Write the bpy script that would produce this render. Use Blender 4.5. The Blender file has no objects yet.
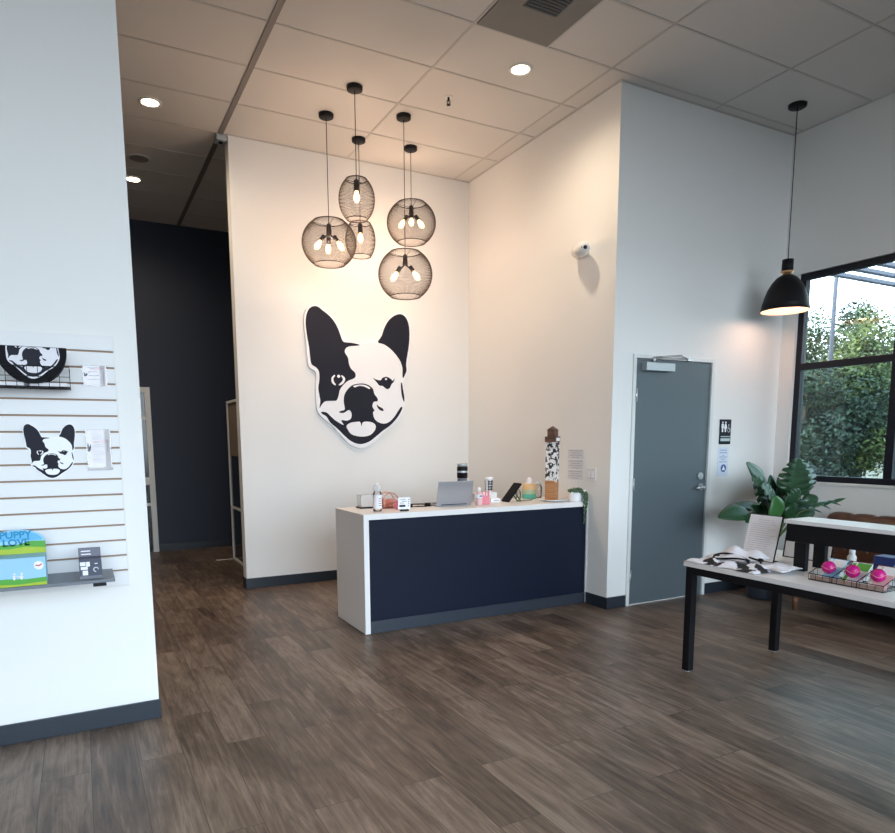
import bpy, bmesh, math, random
from mathutils import Vector, Matrix
random.seed(7)
PI = math.pi
COL = bpy.context.scene.collection

# ------------------------------------------------------------------ materials
def new_mat(name):
    m = bpy.data.materials.new(name); m.use_nodes = True
    nt = m.node_tree; b = nt.nodes['Principled BSDF']
    return m, nt, b

def mat(name, col, rough=0.5, metal=0.0, spec=0.5, noise=0.0, nscale=20.0, bump=0.0, bscale=60.0,
        emit=None, estr=0.0, trans=0.0, ior=1.45, alpha=1.0):
    m, nt, b = new_mat(name)
    N, L = nt.nodes, nt.links
    b.inputs['Base Color'].default_value = (*col, 1)
    b.inputs['Roughness'].default_value = rough
    b.inputs['Metallic'].default_value = metal
    b.inputs['Specular IOR Level'].default_value = spec
    b.inputs['Transmission Weight'].default_value = trans
    b.inputs['IOR'].default_value = ior
    b.inputs['Alpha'].default_value = alpha
    if emit:
        b.inputs['Emission Color'].default_value = (*emit, 1)
        b.inputs['Emission Strength'].default_value = estr
    tc = None
    if noise > 0 or bump > 0:
        tc = N.new('ShaderNodeTexCoord')
    if noise > 0:
        n = N.new('ShaderNodeTexNoise'); n.inputs['Scale'].default_value = nscale; n.inputs['Detail'].default_value = 4
        L.new(tc.outputs['Object'], n.inputs['Vector'])
        r = N.new('ShaderNodeMapRange'); r.inputs['To Min'].default_value = 1 - noise; r.inputs['To Max'].default_value = 1 + noise
        L.new(n.outputs['Fac'], r.inputs['Value'])
        mx = N.new('ShaderNodeVectorMath'); mx.operation = 'SCALE'; mx.inputs[0].default_value = col
        L.new(r.outputs['Result'], mx.inputs['Scale']); L.new(mx.outputs['Vector'], b.inputs['Base Color'])
    if bump > 0:
        n = N.new('ShaderNodeTexNoise'); n.inputs['Scale'].default_value = bscale; n.inputs['Detail'].default_value = 3
        L.new(tc.outputs['Object'], n.inputs['Vector'])
        bp = N.new('ShaderNodeBump'); bp.inputs['Strength'].default_value = bump; bp.inputs['Distance'].default_value = 0.004
        L.new(n.outputs['Fac'], bp.inputs['Height']); L.new(bp.outputs['Normal'], b.inputs['Normal'])
    return m

def floor_material():
    m, nt, b = new_mat('plank_floor'); N, L = nt.nodes, nt.links
    tc = N.new('ShaderNodeTexCoord'); sp = N.new('ShaderNodeSeparateXYZ'); L.new(tc.outputs['Object'], sp.inputs[0])
    off = N.new('ShaderNodeMath'); off.operation = 'ADD'; off.inputs[1].default_value = 19.5 - 0.15; L.new(sp.outputs['X'], off.inputs[0])
    offy = N.new('ShaderNodeMath'); offy.operation = 'ADD'; offy.inputs[1].default_value = 24.4; L.new(sp.outputs['Y'], offy.inputs[0])
    cb = N.new('ShaderNodeCombineXYZ'); L.new(offy.outputs[0], cb.inputs['X']); L.new(off.outputs[0], cb.inputs['Y'])
    def brick(c1, c2, mort):
        br = N.new('ShaderNodeTexBrick'); br.offset = 0.37; br.offset_frequency = 2
        br.inputs['Scale'].default_value = 1; br.inputs['Brick Width'].default_value = 1.22
        br.inputs['Row Height'].default_value = 0.195; br.inputs['Mortar Size'].default_value = 0.0016
        br.inputs['Mortar Smooth'].default_value = 0.3
        br.inputs['Color1'].default_value = c1; br.inputs['Color2'].default_value = c2; br.inputs['Mortar'].default_value = mort
        L.new(cb.outputs[0], br.inputs['Vector']); return br
    br = brick((0, 0, 0, 1), (1, 1, 1, 1), (.5, .5, .5, 1))
    r = N.new('ShaderNodeSeparateColor'); L.new(br.outputs['Color'], r.inputs[0])
    # grain
    def grain(sx, sy, det, dist, k):
        mx = N.new('ShaderNodeMath'); mx.operation = 'MULTIPLY_ADD'; mx.inputs[1].default_value = sx; L.new(sp.outputs['X'], mx.inputs[0])
        rk = N.new('ShaderNodeMath'); rk.operation = 'MULTIPLY'; rk.inputs[1].default_value = k; L.new(r.outputs[0], rk.inputs[0])
        L.new(rk.outputs[0], mx.inputs[2])
        my = N.new('ShaderNodeMath'); my.operation = 'MULTIPLY_ADD'; my.inputs[1].default_value = sy; L.new(sp.outputs['Y'], my.inputs[0]); L.new(rk.outputs[0], my.inputs[2])
        c = N.new('ShaderNodeCombineXYZ'); L.new(mx.outputs[0], c.inputs['X']); L.new(my.outputs[0], c.inputs['Y'])
        n = N.new('ShaderNodeTexNoise'); n.inputs['Scale'].default_value = 1; n.inputs['Detail'].default_value = det; n.inputs['Distortion'].default_value = dist
        n.inputs['Roughness'].default_value = 0.68
        L.new(c.outputs[0], n.inputs['Vector']); return n
    g1 = grain(7.5, 1.1, 9, 2.6, 37); g2 = grain(42, 1.6, 8, 1.2, 91); g3 = grain(2.6, 1.3, 3, 0.6, 53)
    mixg = N.new('ShaderNodeMath'); mixg.operation = 'MULTIPLY_ADD'; mixg.inputs[1].default_value = 0.48; L.new(g1.outputs['Fac'], mixg.inputs[0])
    g2s = N.new('ShaderNodeMath'); g2s.operation = 'MULTIPLY'; g2s.inputs[1].default_value = 0.34; L.new(g2.outputs['Fac'], g2s.inputs[0]); L.new(g2s.outputs[0], mixg.inputs[2])
    pl = N.new('ShaderNodeMath'); pl.operation = 'MULTIPLY_ADD'; pl.inputs[1].default_value = 0.08; L.new(r.outputs[0], pl.inputs[0]); L.new(mixg.outputs[0], pl.inputs[2])
    lo = N.new('ShaderNodeMath'); lo.operation = 'MULTIPLY_ADD'; lo.inputs[1].default_value = 0.30; L.new(g3.outputs['Fac'], lo.inputs[0]); L.new(pl.outputs[0], lo.inputs[2]); pl = lo
    cr = N.new('ShaderNodeValToRGB'); e = cr.color_ramp
    e.elements[0].position = 0.45; e.elements[0].color = FLOOR_COLS[0]
    e.elements[1].position = 0.73; e.elements[1].color = FLOOR_COLS[2]
    k = e.elements.new(0.585); k.color = FLOOR_COLS[1]
    L.new(pl.outputs[0], cr.inputs['Fac'])
    seam = N.new('ShaderNodeMix'); seam.data_type = 'RGBA'; L.new(br.outputs['Fac'], seam.inputs['Factor'])
    L.new(cr.outputs['Color'], seam.inputs[6]); seam.inputs[7].default_value = (0.034, 0.026, 0.021, 1)
    L.new(seam.outputs[2], b.inputs['Base Color'])
    rr = N.new('ShaderNodeMapRange'); rr.inputs['To Min'].default_value = 0.34; rr.inputs['To Max'].default_value = 0.50
    L.new(g1.outputs['Fac'], rr.inputs['Value']); L.new(rr.outputs['Result'], b.inputs['Roughness'])
    bp = N.new('ShaderNodeBump'); bp.inputs['Strength'].default_value = 0.12; bp.inputs['Distance'].default_value = 0.002
    L.new(mixg.outputs[0], bp.inputs['Height']); L.new(bp.outputs['Normal'], b.inputs['Normal'])
    return m

def wood_material(name, c1, c2, sc=(3, 3, 40), rough=0.5):
    m, nt, b = new_mat(name); N, L = nt.nodes, nt.links
    tc = N.new('ShaderNodeTexCoord'); mp = N.new('ShaderNodeMapping'); mp.inputs['Scale'].default_value = sc
    L.new(tc.outputs['Object'], mp.inputs['Vector'])
    n = N.new('ShaderNodeTexNoise'); n.inputs['Scale'].default_value = 1.5; n.inputs['Detail'].default_value = 5; n.inputs['Distortion'].default_value = 1
    L.new(mp.outputs[0], n.inputs['Vector'])
    cr = N.new('ShaderNodeValToRGB'); cr.color_ramp.elements[0].position = .35; cr.color_ramp.elements[1].position = .65
    cr.color_ramp.elements[0].color = (*c1, 1); cr.color_ramp.elements[1].color = (*c2, 1)
    L.new(n.outputs['Fac'], cr.inputs['Fac']); L.new(cr.outputs['Color'], b.inputs['Base Color']); b.inputs['Roughness'].default_value = rough
    return m

def patch_material(name, c1, c2, scale, thr, rough=0.8, w=0.02):
    """two flat colours separated by a noise contour (printed fabric, photo patches, foliage)"""
    m, nt, b = new_mat(name); N, L = nt.nodes, nt.links
    tc = N.new('ShaderNodeTexCoord'); n = N.new('ShaderNodeTexNoise'); n.inputs['Scale'].default_value = scale; n.inputs['Detail'].default_value = 2
    L.new(tc.outputs['Object'], n.inputs['Vector'])
    cr = N.new('ShaderNodeValToRGB'); cr.color_ramp.elements[0].position = thr - w; cr.color_ramp.elements[1].position = thr + w
    cr.color_ramp.elements[0].color = (*c1, 1); cr.color_ramp.elements[1].color = (*c2, 1)
    L.new(n.outputs['Fac'], cr.inputs['Fac']); L.new(cr.outputs['Color'], b.inputs['Base Color']); b.inputs['Roughness'].default_value = rough
    return m

def glass_material(name, tint=(0.9, 0.95, 0.94), refl=0.06):
    """thin pane: straight-through light tinted by the glass, Fresnel reflection"""
    m = bpy.data.materials.new(name); m.use_nodes = True; nt = m.node_tree; N, L = nt.nodes, nt.links
    N.remove(N['Principled BSDF']); out = N['Material Output']
    t = N.new('ShaderNodeBsdfTransparent'); t.inputs['Color'].default_value = (*tint, 1)
    g = N.new('ShaderNodeBsdfGlossy'); g.inputs['Roughness'].default_value = 0.02
    lw = N.new('ShaderNodeFresnel'); lw.inputs['IOR'].default_value = 1.45
    mx = N.new('ShaderNodeMixShader'); L.new(lw.outputs[0], mx.inputs[0]); L.new(t.outputs[0], mx.inputs[1]); L.new(g.outputs[0], mx.inputs[2])
    L.new(mx.outputs[0], out.inputs['Surface']); return m

def emission(name, col, s):
    m = bpy.data.materials.new(name); m.use_nodes = True; nt = m.node_tree; N, L = nt.nodes, nt.links
    N.remove(N['Principled BSDF']); e = N.new('ShaderNodeEmission'); e.inputs['Color'].default_value = (*col, 1); e.inputs['Strength'].default_value = s
    L.new(e.outputs[0], N['Material Output'].inputs['Surface']); return m

FLOOR_COLS = [(0.036, 0.024, 0.018, 1), (0.122, 0.083, 0.061, 1), (0.270, 0.202, 0.156, 1)]
M = {}
M['floor'] = floor_material()
M['wall'] = mat('wall_paint', (0.83, 0.83, 0.815), 0.75, bump=0.05, bscale=140)
M['navy_wall'] = mat('navy_wall_paint', (0.018, 0.026, 0.050), 0.55, bump=0.04, bscale=140)
M['ceiling'] = mat('ceiling_tile', (0.68, 0.66, 0.635), 0.95, noise=0.03, nscale=90, bump=0.15, bscale=260)
M['grid'] = mat('ceiling_grid_paint', (0.56, 0.54, 0.52), 0.55)
M['grid_dark'] = mat('ceiling_grid_dark', (0.20, 0.18, 0.17), 0.5)
M['base'] = mat('rubber_baseboard', (0.022, 0.030, 0.042), 0.4)
M['trim'] = mat('door_frame_paint', (0.72, 0.74, 0.73), 0.45)
M['door'] = mat('grey_door_paint', (0.098, 0.125, 0.142), 0.42, noise=0.02, nscale=4)
M['steel'] = mat('brushed_steel', (0.62, 0.63, 0.64), 0.32, metal=0.9)
M['alu'] = mat('closer_grey_metal', (0.48, 0.52, 0.54), 0.4, metal=0.5)
M['white_lam'] = mat('white_laminate', (0.82, 0.80, 0.79), 0.35)
M['navy'] = mat('navy_laminate', (0.005, 0.009, 0.024), 0.55, spec=.22)
M['kick'] = mat('kick_plate', (0.032, 0.040, 0.056), 0.35)
M['black'] = mat('black_metal', (0.007, 0.007, 0.009), 0.5, spec=.25)
M['black_matte'] = mat('black_matte', (0.007, 0.007, 0.010), 0.75, spec=.2)
M['frame_black'] = mat('window_frame_black', (0.010, 0.011, 0.019), 0.45, spec=.35)
M['print_black'] = mat('black_vinyl_print', (0.012, 0.013, 0.024), 0.6, spec=0.25)
M['sign_white'] = mat('white_sign_board', (0.86, 0.87, 0.90), 0.4)
M['white_plastic'] = mat('white_plastic', (0.80, 0.80, 0.78), 0.35)
M['paper'] = mat('white_paper', (0.84, 0.83, 0.86), 0.7)
M['ink'] = mat('grey_print', (0.30, 0.28, 0.36), 0.8)
M['ink_pale'] = mat('pale_grey_print', (0.46, 0.44, 0.48), 0.8)
M['frosted'] = mat('frosted_clear', (0.80, 0.79, 0.79), 0.25, alpha=0.5)
M['sheet'] = mat('dull_paper', (0.72, 0.70, 0.72), 0.8)
M['redink'] = mat('red_print', (0.75, 0.12, 0.15), 0.8)
M['groove'] = mat('slat_groove', (0.30, 0.19, 0.12), 0.5)
M['slat'] = mat('slat_white', (0.80, 0.805, 0.815), 0.5)
M['shelfgrey'] = mat('grey_shelf_laminate', (0.15, 0.17, 0.20), 0.4)
M['wire'] = mat('black_wire', (0.050, 0.036, 0.028), 0.5, metal=0.3)
M['bulb'] = emission('bulb_glow', (1.0, 0.62, 0.30), 7)
M['bulb_frost'] = emission('dome_bulb_glow', (1.0, 0.55, 0.30), 9)
M['led'] = emission('downlight_glow', (1.0, 0.80, 0.55), 26)
M['glass'] = glass_material('window_glass', (.97, .98, .98))
M['glass_east'] = glass_material('grey_tinted_glass', (.76, .80, .79))
M['glass_shaded'] = glass_material('lower_glass_shade_tint', (0.60, 0.68, 0.67))  # darker tint puts tree shade and reflection into the lower panes' colour
M['clear'] = glass_material('clear_container', (0.96, 0.95, 0.95))
M['dark_glass'] = mat('dark_glass', (0.012, 0.012, 0.016), 0.12)
M['beige'] = mat('beige_blind', (0.22, 0.17, 0.13), 0.8)
M['copper'] = mat('rose_copper', (0.62, 0.27, 0.20), 0.3, metal=0.7)
M['pink'] = mat('pink_plastic', (0.72, 0.22, 0.28), 0.5)
M['palepink'] = mat('pale_pink_plastic', (0.80, 0.52, 0.52), 0.4)
M['magenta'] = mat('magenta_rubber', (0.55, 0.010, 0.20), 0.25)
M['laptop'] = mat('silver_laptop', (0.42, 0.43, 0.47), 0.35, metal=0.6)
M['laptop_dark'] = mat('laptop_keys', (0.04, 0.04, 0.045), 0.5)
M['wood'] = wood_material('orange_wood', (0.34, 0.15, 0.06), (0.50, 0.25, 0.11))
M['redwood'] = wood_material('red_brown_wood', (0.14, 0.05, 0.025), (0.22, 0.09, 0.045))
M['tray_strip'] = mat('tray_strip_brown', (0.36, 0.24, 0.20), 0.6)
M['darkwood'] = wood_material('dark_wood', (0.07, 0.035, 0.022), (0.16, 0.08, 0.05))
M['photos'] = patch_material('photo_collage', (0.02, 0.02, 0.025), (0.80, 0.79, 0.78), 34, 0.49, w=0.03)
M['ceramic'] = mat('white_ceramic', (0.82, 0.84, 0.86), 0.25)
M['succulent'] = mat('trailing_green', (0.065, 0.120, 0.065), 0.55, noise=0.5, nscale=60)
M['leaf'] = mat('glossy_leaf', (0.018, 0.062, 0.024), 0.33, noise=0.55, nscale=9)
M['leaf2'] = mat('bright_leaf', (0.040, 0.140, 0.036), 0.38, noise=0.3, nscale=9)
M['stem'] = mat('plant_stem', (0.12, 0.19, 0.07), 0.6)
M['soil'] = mat('soil', (0.03, 0.02, 0.015), 0.95)
M['leather'] = mat('brown_leather', (0.080, 0.030, 0.015), 0.30, noise=0.5, nscale=7, bump=0.2, bscale=25)
M['fabricprint'] = patch_material('printed_white_fabric', (0.015, 0.015, 0.02), (0.80, 0.79, 0.84), 11, 0.455, w=0.012)
M['fabric'] = mat('white_fabric', (0.80, 0.79, 0.84), 0.9, bump=0.3, bscale=30)
M['sky_print'] = mat('sky_blue_print', (0.12, 0.45, 0.75), 0.45)
M['pale_blue'] = mat('pale_blue_print', (0.32, 0.60, 0.80), 0.45)
M['teal_print'] = mat('teal_print', (0.0, 0.25, 0.48), 0.45)
M['green_print'] = mat('green_print', (0.08, 0.36, 0.04), 0.45)
M['lime_print'] = mat('lime_print', (0.38, 0.50, 0.03), 0.45)
M['grey_box'] = mat('grey_carton', (0.16, 0.16, 0.21), 0.5)
M['grey_box2'] = mat('slate_carton', (0.06, 0.07, 0.11), 0.5)
M['blue'] = mat('navy_blue_carton', (0.03, 0.05, 0.22), 0.5)
M['signblue'] = mat('sign_blue', (0.02, 0.09, 0.34), 0.4)
M['sign_pale'] = mat('pale_notice', (0.66, 0.74, 0.88), 0.5)
M['cap_orange'] = mat('ombre_amber', (0.70, 0.45, 0.22), 0.3)
M['vent_dark'] = mat('vent_grille', (0.09, 0.088, 0.086), 0.6)
M['vent_panel'] = mat('vent_panel_grey', (0.20, 0.195, 0.19), 0.6)
M['speaker_grille'] = mat('speaker_grille', (0.25, 0.235, 0.22), 0.7)
M['dome_in'] = mat('dome_inside_white', (0.85, 0.72, 0.62), 0.5)
M['brass'] = mat('brass', (0.75, 0.42, 0.20), 0.3, metal=0.8)
M['asphalt'] = mat('asphalt', (0.055, 0.055, 0.055), 0.9, noise=0.3, nscale=3)
M['paleconcrete'] = mat('pale_concrete', (0.55, 0.53, 0.50), 0.9, noise=0.1, nscale=2)
M['beam'] = mat('canopy_beam_grey', (0.10, 0.11, 0.15), 0.5)
M['pole'] = mat('grey_pole', (0.10, 0.10, 0.125), 0.7)
M['bark'] = mat('bark', (0.08, 0.06, 0.045), 0.9)

def foliage_material(name, c1, c2, c3):
    m, nt, b = new_mat(name); N, L = nt.nodes, nt.links
    tc = N.new('ShaderNodeTexCoord'); n = N.new('ShaderNodeTexNoise'); n.inputs['Scale'].default_value = 2.2; n.inputs['Detail'].default_value = 6
    L.new(tc.outputs['Object'], n.inputs['Vector'])
    cr = N.new('ShaderNodeValToRGB'); e = cr.color_ramp; e.elements[0].position = .36; e.elements[0].color = (*c1, 1)
    e.elements[1].position = .66; e.elements[1].color = (*c3, 1); k = e.elements.new(.5); k.color = (*c2, 1)
    L.new(n.outputs['Fac'], cr.inputs['Fac']); L.new(cr.outputs['Color'], b.inputs['Base Color']); b.inputs['Roughness'].default_value = 0.6
    return m
M['foliage_a'] = foliage_material('foliage_mid_green', (0.016, 0.034, 0.012), (0.040, 0.075, 0.022), (0.105, 0.150, 0.036))
M['foliage_b'] = foliage_material('foliage_yellow_green', (0.030, 0.050, 0.014), (0.085, 0.115, 0.028), (0.200, 0.225, 0.055))
M['foliage_c'] = foliage_material('foliage_dark_green', (0.009, 0.018, 0.010), (0.019, 0.036, 0.018), (0.042, 0.066, 0.030))
M['stand_in_dark'] = foliage_material('stand_in_dark', (0.006, 0.010, 0.010), (0.012, 0.018, 0.016), (0.02, 0.03, 0.022))  # for the shrub that stands in for a dark shape in the window

# ------------------------------------------------------------------ mesh helpers
def add_box(bm, x0, x1, y0, y1, z0, z1, bev=0.0, mi=0, R=None, c=None):
    """axis box, optionally bevelled; R rotates it about point c"""
    t = bmesh.new()
    bmesh.ops.create_cube(t, size=1)
    for v in t.verts:
        v.co = Vector(((x0 + x1) / 2 + v.co.x * (x1 - x0), (y0 + y1) / 2 + v.co.y * (y1 - y0), (z0 + z1) / 2 + v.co.z * (z1 - z0)))
    if bev > 0:
        bmesh.ops.bevel(t, geom=list(t.edges), offset=bev, segments=2, profile=0.6, affect='EDGES')
    if R is not None:
        c = Vector(c if c is not None else (0, 0, 0))
        for v in t.verts: v.co = R @ (v.co - c) + c
    _merge(bm, t, mi)

def _merge(bm, t, mi=0, smooth=False):
    mp = {}
    for v in t.verts: mp[v] = bm.verts.new(v.co)
    for f in t.faces:
        try:
            nf = bm.faces.new([mp[v] for v in f.verts]); nf.material_index = mi; nf.smooth = smooth or f.smooth
        except ValueError: pass
    t.free()

def frame_of(d):
    d = Vector(d).normalized(); a = Vector((0, 0, 1)) if abs(d.z) < 0.9 else Vector((1, 0, 0))
    u = d.cross(a).normalized(); return u, d.cross(u).normalized()

def add_cyl(bm, p0, p1, r0, r1=None, seg=20, mi=0, cap=True):
    r1 = r0 if r1 is None else r1
    p0, p1 = Vector(p0), Vector(p1); u, w = frame_of(p1 - p0)
    A = [bm.verts.new(p0 + (u * math.cos(2 * PI * i / seg) + w * math.sin(2 * PI * i / seg)) * r0) for i in range(seg)]
    B = [bm.verts.new(p1 + (u * math.cos(2 * PI * i / seg) + w * math.sin(2 * PI * i / seg)) * r1) for i in range(seg)]
    for i in range(seg):
        f = bm.faces.new((A[i], A[(i + 1) % seg], B[(i + 1) % seg], B[i])); f.smooth = True; f.material_index = mi
    if cap:
        f = bm.faces.new(A[::-1]); f.material_index = mi
        f = bm.faces.new(B); f.material_index = mi

def add_tube(bm, pts, r, seg=8, mi=0, closed=False):
    pts = [Vector(p) for p in pts]; n = len(pts); rings = []
    u = None
    for i, p in enumerate(pts):
        a = pts[(i - 1) % n] if (closed or i > 0) else p
        b = pts[(i + 1) % n] if (closed or i < n - 1) else p
        d = (b - a).normalized()
        if u is None: u, w = frame_of(d)
        else:
            u = (u - d * u.dot(d)).normalized(); w = d.cross(u)
        rr = r[i] if isinstance(r, (list, tuple)) else r
        rings.append([bm.verts.new(p + (u * math.cos(2 * PI * k / seg) + w * math.sin(2 * PI * k / seg)) * rr) for k in range(seg)])
    for i in range(n if closed else n - 1):
        A, B = rings[i], rings[(i + 1) % n]
        for k in range(seg):
            f = bm.faces.new((A[k], A[(k + 1) % seg], B[(k + 1) % seg], B[k])); f.smooth = True; f.material_index = mi
    if not closed:
        f = bm.faces.new(rings[0][::-1]); f.material_index = mi
        f = bm.faces.new(rings[-1]); f.material_index = mi

def add_lathe(bm, prof, c=(0, 0, 0), seg=32, mi=0, close_top=False, close_bot=False):
    rings = []
    for r, z in prof:
        rings.append([bm.verts.new((c[0] + r * math.cos(2 * PI * k / seg), c[1] + r * math.sin(2 * PI * k / seg), c[2] + z)) for k in range(seg)])
    for A, B in zip(rings, rings[1:]):
        for k in range(seg):
            f = bm.faces.new((A[k], A[(k + 1) % seg], B[(k + 1) % seg], B[k])); f.smooth = True; f.material_index = mi
    if close_bot: bm.faces.new(rings[0][::-1]).material_index = mi
    if close_top: bm.faces.new(rings[-1]).material_index = mi

def add_ball(bm, c, rx, ry=None, rz=None, seg=20, mi=0):
    ry = rx if ry is None else ry; rz = rx if rz is None else rz
    t = bmesh.new(); bmesh.ops.create_uvsphere(t, u_segments=seg, v_segments=max(6, seg // 2), radius=1)
    for v in t.verts: v.co = Vector((c[0] + v.co.x * rx, c[1] + v.co.y * ry, c[2] + v.co.z * rz))
    _merge(bm, t, mi, True)

def catmull(P, n=4):
    out = []; L = len(P)
    for i in range(L):
        p0, p1, p2, p3 = [Vector(P[(i + k) % L]) for k in (-1, 0, 1, 2)]
        # keep sharp corners sharp
        for j in range(n):
            t = j / n
            out.append(0.5 * ((2 * p1) + (-p0 + p2) * t + (2 * p0 - 5 * p1 + 4 * p2 - p3) * t * t + (-p0 + 3 * p1 - 3 * p2 + p3) * t ** 3))
    return out

def add_poly(bm, P, y0, y1, mi=0, sc=1.0, smooth=3, off=(0, 0)):
    """outline in the XZ plane extruded from y0 (back) to y1 (front, towards -Y)"""
    Q = catmull([(x * sc + off[0], z * sc + off[1]) for x, z in P], smooth) if smooth else [Vector((x * sc + off[0], z * sc + off[1])) for x, z in P]
    area = sum(a[0] * b[1] - b[0] * a[1] for a, b in zip(Q, Q[1:] + Q[:1]))
    if area < 0: Q = Q[::-1]
    t = bmesh.new()
    fr = [t.verts.new((q[0], y1, q[1])) for q in Q]
    bk = [t.verts.new((q[0], y0, q[1])) for q in Q]
    from mathutils.geometry import delaunay_2d_cdt
    n = len(Q)
    vs, _, fs, vo, _, _ = delaunay_2d_cdt([Vector((q[0], q[1])) for q in Q], [], [list(range(n))], 1, 1e-7)
    F_ = [t.verts.new((v[0], y1, v[1])) for v in vs]; B_ = [t.verts.new((v[0], y0, v[1])) for v in vs]
    for tri in fs:
        t.faces.new([F_[i] for i in tri]); t.faces.new([B_[i] for i in reversed(tri)])
    for i in range(n): t.faces.new((fr[(i + 1) % n], fr[i], bk[i], bk[(i + 1) % n]))
    bmesh.ops.remove_doubles(t, verts=t.verts, dist=1e-6)
    _merge(bm, t, mi)

def finish(name, bm, mats, parent=None, loc=None, rotz=0.0, fix=True):
    if fix: bmesh.ops.recalc_face_normals(bm, faces=bm.faces)
    me = bpy.data.meshes.new(name); bm.to_mesh(me); bm.free()
    for m in (mats if isinstance(mats, (list, tuple)) else [mats]): me.materials.append(m)
    o = bpy.data.objects.new(name, me); COL.objects.link(o)
    if parent is not None: o.parent = parent
    if loc is not None: o.location = loc
    o.rotation_euler.z = rotz
    return o

def tag(o, label, cat, group=None, kind=None):
    o['label'] = label; o['category'] = cat
    if group: o['group'] = group
    if kind: o['kind'] = kind
    return o

def thing(name, label, cat, loc=(0, 0, 0), rotz=0.0, group=None):
    o = bpy.data.objects.new(name, None); COL.objects.link(o); o.location = loc; o.rotation_euler.z = rotz
    o.empty_display_size = 0.1
    return tag(o, label, cat, group)

def struct(name, bm, m, label=None, cat=None, loc=None):
    o = finish(name, bm, m, loc=loc); o['kind'] = 'structure'
    if label: o['label'] = label
    if cat: o['category'] = cat
    return o

def boxobj(name, m, parent, *d, bev=0.0, **k):
    bm = bmesh.new(); add_box(bm, *d, bev=bev, **k); return finish(name, bm, m, parent)

def cylobj(name, m, parent, p0, p1, r0, r1=None, seg=20):
    bm = bmesh.new(); add_cyl(bm, p0, p1, r0, r1, seg); return finish(name, bm, m, parent)

def text_part(name, body, size, m, parent, loc, rot=(PI / 2, 0, 0), depth=0.001, xs=1.0):
    cu = bpy.data.curves.new(name, 'FONT'); cu.body = body; cu.size = size; cu.align_x = 'CENTER'; cu.align_y = 'CENTER'; cu.extrude = depth; cu.offset = size * .03
    cu.space_line = 0.8
    t = bpy.data.objects.new('temp_text', cu); COL.objects.link(t)
    dg = bpy.context.evaluated_depsgraph_get(); me = bpy.data.meshes.new_from_object(t.evaluated_get(dg))
    bpy.data.objects.remove(t)
    o = bpy.data.objects.new(name, me); me.materials.clear(); me.materials.append(m); COL.objects.link(o)
    o.parent = parent; o.location = loc; o.rotation_euler = rot; o.scale = (xs, 1, 1)
    return o

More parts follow.
